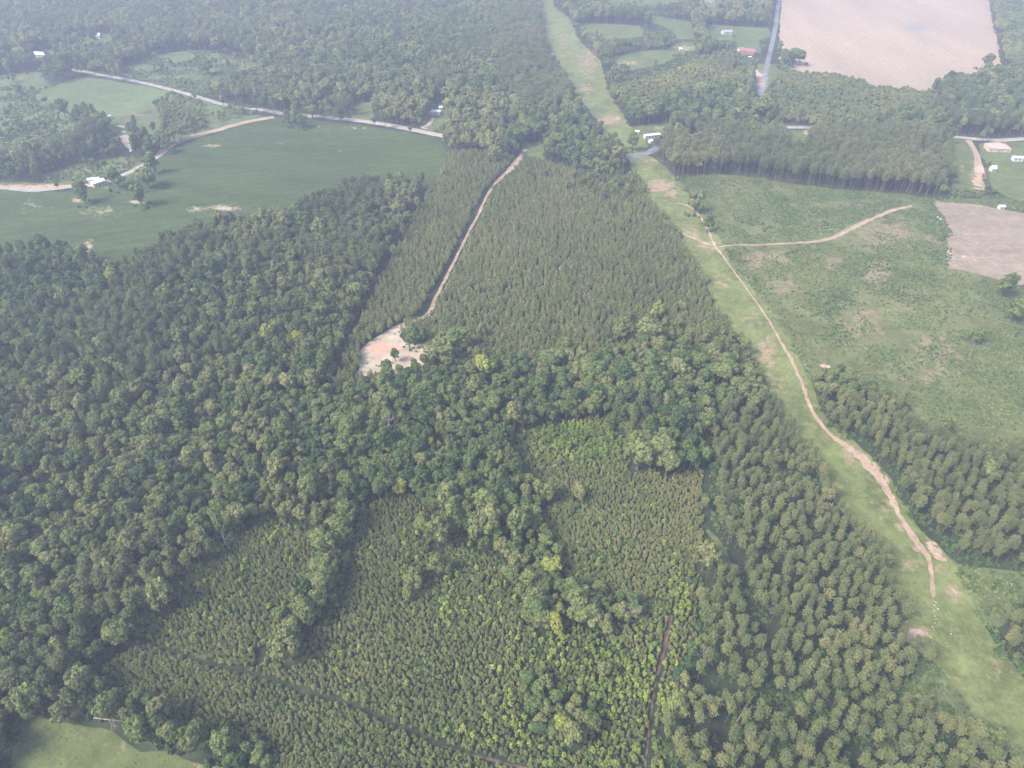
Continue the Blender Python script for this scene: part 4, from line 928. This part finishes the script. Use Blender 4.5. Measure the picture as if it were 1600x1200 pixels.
def debris(px, py, seed, label):
    X, Y = at(px, py); r = random.Random(seed); b = MB()
    for k in range(5):
        x, y = r.uniform(-1.6, 1.6), r.uniform(-1.2, 1.2); s = r.uniform(.5, 1.1)
        b.add([(x-s, y-s*.6, 0), (x+s, y-s*.5, 0), (x+s*.8, y+s*.6, 0), (x-s*.9, y+s*.5, 0), (x-s*.7, y-s*.4, s*.8), (x+s*.7, y-s*.3, s*.6), (x+s*.6, y+s*.3, s*.9), (x-s*.6, y+s*.35, s*.7)],
              [(3, 2, 1, 0), (4, 5, 6, 7), (0, 1, 5, 4), (1, 2, 6, 5), (2, 3, 7, 6), (3, 0, 4, 7)])
    o = b.build('scrap_pile', M['white_siding'] if seed % 2 else M['rusty_metal'])
    o.location = (X, Y, float(hgt(X, Y))+.1); tag(o, label, 'scrap pile', 'scrap piles in the sandy yard'); FOOT.append((X, Y, 3))
for q, (a_, b_, l_) in enumerate([(186, 203, 'rusty scrap pile at the upper end of the sandy yard'), (193, 207, 'white scrap pile in the upper sandy yard'), (199, 210, 'rusty scrap pile right of the white one in the sandy yard'),
                                  (192, 217, 'white scrap pile halfway down the sandy yard'), (203, 224, 'rusty scrap pile in the lower sandy yard'), (206, 236, 'white scrap at the bottom end of the sandy yard')]):
    debris(a_, b_, q+2, l_)

# pale rocks in the washed out ditch at the end of the track and loose ones in the corridor
def rock_mb(seed):
    bm = bmesh.new(); bmesh.ops.create_icosphere(bm, subdivisions=2, radius=.5)
    for v in bm.verts:
        n_ = noise.noise(v.co*2.2+Vector((seed, 0, 0)))
        v.co = Vector((v.co.x*1.2, v.co.y, v.co.z*.65))*(1+.5*n_)
    me = bpy.data.meshes.new('rock'); bm.to_mesh(me); bm.free(); me.materials.append(M['pale_rock']); return me
RM = [rock_mb(3), rock_mb(8), rock_mb(14)]
ROCKS = [(1458, 938), (1460, 946), (1459, 955), (1461, 963), (1462, 968), (1461, 974), (1457, 980), (1459, 985), (1462, 941), (1486, 991), (1465, 952), (1580, 913), (1039, 348), (1042, 349), (1037, 346), (1469, 343), (1464, 340)]
def rock_label(a_, b_, q):
    if b_ > 930 and a_ < 1475: return 'pale rock in the washed out ditch where the dirt track ends'
    if a_ < 1100: return 'white rock at the tip of the young pines beside the corridor'
    if b_ < 400: return 'pale rock in the cut over ground beside the tilled field'
    return 'lone pale rock lying in the corridor grass' if b_ > 950 else 'lone pale rock below the right pine stand'
for q, (a_, b_) in enumerate(ROCKS):
    X, Y = at(a_, b_); o = bpy.data.objects.new('rock', RM[q % 3]); COL.objects.link(o)
    s = .42 if b_ > 900 else (3.0 if a_ < 1100 else 1.8); o.scale = (s*random.uniform(.7, 1.3),)*3; o.rotation_euler = (0, 0, random.uniform(0, 6)); o.location = (X, Y, float(hgt(X, Y))+.15)
    tag(o, rock_label(a_, b_, q), 'rock', 'pale rocks in the ditch' if b_ > 930 and a_ < 1475 else 'loose pale rocks')

# ------------------------------------------------------------------ place the trees
AREAS = [('by the sandy clearing', 620, 540), ('in the young stand left of the sandy track', 640, 420), ('in the middle of the upper young pine stand', 880, 400), ('at the lower end of the upper young pine stand', 950, 510),
 ('beside the top of the grass corridor', 950, 110), ('beside the grass corridor at the track bend', 1060, 400), ('along the left edge of the grass corridor', 1240, 700), ('by the lower grass corridor', 1420, 940),
 ('in the broadleaf band below the sandy clearing', 700, 620), ('in the broadleaf band above the bright saplings', 900, 620), ('in the broadleaf band right of the bright saplings', 1060, 640), ('in the wood left of the young pines', 300, 800),
 ('on the slope below the crop field', 250, 480), ('in the middle of the left wood', 150, 700), ('beside the bright saplings', 900, 700), ('by the grassy path', 1125, 870), ('in the upper block of the lower young stand', 980, 800),
 ('between the tree finger and the wood', 400, 900), ('at the tip of the tree finger', 450, 1020), ('right of the tree finger', 590, 900), ('below the tree finger', 560, 1020), ('by the brown track at the bottom', 700, 1150), ('left end of the brown track', 470, 1110),
 ('beside the green gap in the lower young stand', 720, 940), ('below the tree column', 860, 1040), ('among the yellow green saplings at the bottom', 960, 1120), ('along the reddish track', 1040, 1010), ('near the large pale crown at the bottom', 890, 1180),
 ('above the meadow corner', 100, 1070), ('on the rim of the meadow corner', 280, 1150), ('above the lower left wood edge', 60, 950), ('at the left corner of the young pines', 220, 1010), ('in the upper thinned stand', 1180, 740), ('in the middle of the thinned stand', 1240, 880),
 ('in the lower thinned stand', 1240, 1020), ('at the green opening in the thinned stand', 1210, 1110), ('at the bottom edge of the thinned stand', 1350, 1160), ('by the pale dirt patch', 1380, 1000), ('by the scrub beside the lower corridor', 1460, 1080), ('at the lower right tip of the thinned stand', 1540, 1170),
 ('in the upper right pine stand', 1420, 690), ('by the eroded pink bank', 1430, 770), ('in the middle of the right pine stand', 1550, 780), ('beside the bare pink patch', 1500, 860), ('in the small stand on the right border', 1590, 1000), ('in the cut over ground', 1350, 450)]
def area(px, py):
    return min(AREAS, key=lambda a: (a[1]-px)**2+(a[2]-py)**2)[0]
TW = {'broadleaf_tree': [(.22, 'dark green'), (.36, 'blue green'), (.5, 'mid green'), (.62, 'green'), (.75, 'olive green'), (.88, 'pale olive'), (2, 'yellow green')],
      'pine_tree': [(.35, 'dark green'), (.5, 'green'), (.65, 'olive'), (.82, 'pale olive'), (2, 'brownish')],
      'young_pine': [(.25, 'dark green'), (.42, 'green'), (.6, 'olive'), (.8, 'pale olive'), (2, 'brownish')],
      'sapling': [(.4, 'bright green'), (.6, 'light green'), (.8, 'yellow green'), (2, 'bright yellow green')]}
KW = {'broadleaf_tree': ('tree', 'broadleaf tree', 'broadleaf trees of the near woods'), 'pine_tree': ('tree', 'pine', 'tall pines of the nearer stands'),
      'young_pine': ('tree', 'young pine', 'young pines of the lower plantation'), 'sapling': ('tree', 'leafy sapling', 'leafy saplings among the young pines')}
def words_for(kind, s, t, px, py):
    q = next(w for lim, w in TW[kind] if t < lim)
    lo, hi = {'broadleaf_tree': (.8, 1.25), 'pine_tree': (.82, 1.0), 'young_pine': (.88, 1.04), 'sapling': (.95, 1.2)}[kind]
    sz = 'narrow ' if s < lo else ('wide ' if s > hi else '')
    return f'{sz}{q} {KW[kind][1]} {area(px, py)}'

def real_tree(kind, x, y, s, sz, t, label, group, var, rot, tilt=(0, 0)):
    z = float(hgt(x, y))
    o = empty(kind, (x, y, z), 0, label, KW[kind][0], group)
    o.rotation_euler = (tilt[0], tilt[1], rot); low = tilt == (0, 0); asp = random.uniform(.84, 1.18); o.scale = (s*asp, s/asp, sz)
    cm, tm, _ = KIND[kind][var]
    c = bpy.data.objects.new('crown', cm); c['tint'] = float(t); c.parent = o; COL.objects.link(c); c.location.z = -3.6 if low else 0
    k = bpy.data.objects.new('trunk', tm); k.parent = o; COL.objects.link(k); k.scale.z = .7 if low else 1
    return o

def stuff(name, kind, arr, label):
    """ONE object: the rest of a kind, drawn by geometry nodes from its own points"""
    n = len(arr)
    me = bpy.data.meshes.new(name); me.vertices.add(n)
    co = np.column_stack([arr[:, 0], arr[:, 1], hgt(arr[:, 0], arr[:, 1])]).astype(np.float32)
    me.vertices.foreach_set('co', co.ravel())
    def fa(nm, tp, v, f='value'):
        a = me.attributes.new(nm, tp, 'POINT'); a.data.foreach_set(f, np.ascontiguousarray(v).ravel())
    ap = rng.uniform(.82, 1.2, n)
    fa('tint', 'FLOAT', arr[:, 4].astype(np.float32))
    fa('size', 'FLOAT_VECTOR', np.stack([arr[:, 2]*ap, arr[:, 2]/ap, arr[:, 3]], 1).astype(np.float32), 'vector')
    fa('turn', 'FLOAT_VECTOR', np.stack([rng.normal(0, .05, n), rng.normal(0, .05, n), rng.uniform(0, 6.28, n)], 1).astype(np.float32), 'vector')
    fa('pick', 'INT', rng.integers(0, len(KIND[kind]), n).astype(np.int32))
    o = bpy.data.objects.new(name, me); COL.objects.link(o)
    for m in KIND[kind][0][2].data.materials: me.materials.append(m)
    ng = bpy.data.node_groups.new(name, 'GeometryNodeTree')
    ng.interface.new_socket('Geometry', in_out='INPUT', socket_type='NodeSocketGeometry')
    ng.interface.new_socket('Geometry', in_out='OUTPUT', socket_type='NodeSocketGeometry')
    N, L = ng.nodes, ng.links
    gi = N.new('NodeGroupInput'); go = N.new('NodeGroupOutput'); ip = N.new('GeometryNodeInstanceOnPoints'); jn = N.new('GeometryNodeJoinGeometry')
    for _, _, wo in KIND[kind]:
        oi = N.new('GeometryNodeObjectInfo'); oi.inputs['Object'].default_value = wo; oi.inputs['As Instance'].default_value = True
        L.new(oi.outputs['Geometry'], jn.inputs[0])
    def na(nm, tp):
        a = N.new('GeometryNodeInputNamedAttribute'); a.data_type = tp; a.inputs['Name'].default_value = nm; return a.outputs['Attribute']
    L.new(gi.outputs[0], ip.inputs['Points']); L.new(jn.outputs[0], ip.inputs['Instance'])
    ip.inputs['Pick Instance'].default_value = True
    L.new(na('pick', 'INT'), ip.inputs['Instance Index']); L.new(na('turn', 'FLOAT_VECTOR'), ip.inputs['Rotation']); L.new(na('size', 'FLOAT_VECTOR'), ip.inputs['Scale'])
    L.new(ip.outputs[0], go.inputs[0])
    md = o.modifiers.new('scatter', 'NODES'); md.node_group = ng
    tag(o, label, kind='stuff')
    return o

for i, (X, Y, s, sz, t, lab) in enumerate(BIGT):
    real_tree('broadleaf_tree', X, Y, s, sz, t-.13 if .5 < t < .9 else t, lab, 'broad trees that stand out', i % NB, random.uniform(0, 6.28))

bx, by = [], []
for (a_, b_, w_, *_r), (X, Y, s_, *_q) in zip(BIG, BIGT):
    if b_ < 330 and w_ > 13:
        for _ in range(9):
            an, rr = random.uniform(0, 6.28), s_*3*random.uniform(.76, 1.25); bx.append(X+math.cos(an)*rr*1.2); by.append(Y+math.sin(an)*rr)
bx, by = np.array(bx), np.array(by); ok = ~blocked(bx, by); bx, by = bx[ok], by[ok]
put('bush', bx, by, U(.9, 1.8, len(bx)), U(1.0, 2.4, len(bx)), U(.05, .55, len(bx)))
NAMES = {'broadleaf_tree': ('broadleaf_woods', 'broadleaf crowns packed together in the woods'), 'pine_tree': ('pine_woods', 'pine crowns packed together in the farther woods'),
         'young_pine': ('young_pine_woods', 'dense young pines covering the plantations'), 'sapling': ('sapling_undergrowth', 'light green saplings scattered in the young pines'),
         'bush': ('undergrowth', 'low green bushes and undergrowth')}
LIM = {'broadleaf_tree': 300-len(BIG), 'pine_tree': 300, 'young_pine': 300, 'sapling': 300, 'bush': 0}
counts = {}
for kind, L_ in ITEMS.items():
    A = np.concatenate(L_)
    # keep clear of the big single trees and of the buildings
    keep = np.ones(len(A), bool)
    for bx, by, bs, *_ in BT:
        r = bs*3.0*(.62 if kind in ('broadleaf_tree', 'pine_tree') else .72)
        keep &= (A[:, 0]-bx)**2+(A[:, 1]-by)**2 > r*r
    for fx, fy, fr in FOOT:
        dx, dy = A[:, 0]-fx, A[:, 1]-fy
        rr = fr+(2.0 if kind != 'bush' else .5)
        keep &= ~((dx*dx+dy*dy < rr*rr) | ((np.abs(dx) < fr) & (dy < 0) & (dy > -fr-(22 if kind != 'bush' else 3)) & (A[:, 1] > 300)))
    A = A[keep]
    px, py = proj(A[:, 0], A[:, 1], hgt(A[:, 0], A[:, 1])+{'broadleaf_tree': 9, 'pine_tree': 12, 'young_pine': 3, 'sapling': 3, 'bush': 1}[kind])
    D = A[:, 1]*CP+(H-hgt(A[:, 0], A[:, 1]))*SP
    app = np.where((px > 4) & (px < 1596) & (py > 4) & (py < 1190), A[:, 2]/D, 0)
    order = np.argsort(-app); n = LIM[kind]
    for i, j in enumerate(order[:n]):
        x, y, s, sz, t = A[j]
        real_tree(kind, x, y, s, sz, t, words_for(kind, s, t, px[j], py[j]), KW[kind][2], int(rng.integers(len(KIND[kind]))), float(rng.uniform(0, 6.28)), (rng.normal(0, .04), rng.normal(0, .04)))
    stuff(*((NAMES[kind][0], kind, A[order[n:]], NAMES[kind][1])))
    counts[kind] = len(A)
print('COUNTS', counts)

# dead trees
DT = [dead_tree_mb(1, 12).build('dead_tree', DEAD, link=False).data, dead_tree_mb(5, 13).build('dead_tree', DEAD, link=False).data, dead_tree_mb(9, 11, False).build('dead_tree', DEAD, link=False).data]
for q, (a_, b_, zz, s, v, lab) in enumerate([
    (604, 662, 11, 1.25, 0, 'bare whitish dead tree in the broadleaf band'), (470, 664, 10, .95, 2, 'slim bare dead tree left in the broadleaf band'), (272, 728, 11, 1.3, 1, 'bare pinkish dead tree in the left wood'),
    (350, 836, 10, 1.0, 2, 'dead branches at the edge of the wood above the young pines'), (232, 448, 12, 1.1, 2, 'slim white snag in the wood below the crop field'), (30, 660, 11, 1, 2, 'pale snag near the left border of the wood'),
    (1105, 1022, 11, .9, 0, 'dead pink branched tree in the thinned pines'), (1440, 1122, 6, .75, 0, 'low bare bush-like dead tree by the lower corridor'), (1162, 1106, 10, .8, 2, 'pale snag in the lower thinned stand'), (1522, 545, 6, .8, 0, 'leaning dead tree in the cut over ground'),
    (1265, 146, 14, 1.2, 2, 'tall white snag in the far young wood'), (985, 955, 8, .8, 1, 'half bare dead tree above the small pine block'), (118, 460, 11, .9, 1, 'bare tree in the upper left wood'), (975, 120, 8, .7, 2, 'thin snag by the upper corridor'), (1240, 858, 10, .8, 2, 'thin pale snag in the upper thinned stand')]):
    X, Y = at(a_, b_, zz); o = bpy.data.objects.new('dead_tree', DT[v]); COL.objects.link(o); o.location = (X, Y, float(hgt(X, Y))); o.scale = (s, s, s); o.rotation_euler = (.05, .08, q*1.7)
    tag(o, lab, 'dead tree', 'dead trees in the woods')
X, Y = at(150, 1124); o = bpy.data.objects.new('fallen_tree', DT[1]); COL.objects.link(o); o.location = (X, Y, float(hgt(X, Y))+1.0); o.scale = (.85,)*3; o.rotation_euler = (R(84), 0, R(80))
tag(o, 'grey fallen dead tree lying on the meadow edge', 'fallen tree')

# ------------------------------------------------------------------ haze
hz = MB(); hz.box(-4200, 4200, -3200, 4700, -30, H+8)
ho = hz.build('haze', None or simple('haze_tmp', (1, 1, 1)))
m, nt, out = mat('haze_air'); pv = nt.nodes.new('ShaderNodeVolumePrincipled')
pv.inputs['Color'].default_value = (.70, .76, 1.0, 1); pv.inputs['Density'].default_value = .00037; pv.inputs['Anisotropy'].default_value = .1
nt.links.new(pv.outputs[0], out.inputs['Volume'])
ho.data.materials.clear(); ho.data.materials.append(m)
tag(ho, 'pale blue summer haze over the woods', kind='stuff')

# ------------------------------------------------------------------ light
SUN_EL, SUN_AZ = R(48), R(-118)        # azimuth from +Y (view direction), negative = from the left
wd = bpy.data.worlds.new('World'); SC.world = wd; wd.use_nodes = True
nt = wd.node_tree; bg = nt.nodes['Background']; sk = nt.nodes.new('ShaderNodeTexSky')
sk.sky_type = 'NISHITA'; sk.sun_disc = False; sk.sun_elevation = SUN_EL; sk.sun_rotation = SUN_AZ; sk.air_density = 1.2; sk.dust_density = 3.0; sk.altitude = 200
nt.links.new(sk.outputs[0], bg.inputs[0]); bg.inputs[1].default_value = .15
sd = bpy.data.lights.new('sun', 'SUN'); sd.energy = 2.5; sd.angle = R(18); sd.color = (1, .93, .82)
so = bpy.data.objects.new('sun', sd); COL.objects.link(so)
dirv = Vector((math.sin(SUN_AZ)*math.cos(SUN_EL), math.cos(SUN_AZ)*math.cos(SUN_EL), math.sin(SUN_EL)))
so.rotation_euler = dirv.to_track_quat('Z', 'Y').to_euler(); so.location = (0, 0, 400)

SC.view_settings.view_transform = 'Standard'; SC.view_settings.look = 'None'; SC.view_settings.gamma = 1; SC.view_settings.exposure = 1.15
cy = SC.cycles
cy.max_bounces = 4; cy.diffuse_bounces = 2; cy.glossy_bounces = 1; cy.transmission_bounces = 3; cy.volume_bounces = 1; cy.transparent_max_bounces = 4
cy.use_denoising = True; cy.denoising_prefilter = 'ACCURATE'; cy.denoising_input_passes = 'RGB_ALBEDO_NORMAL'
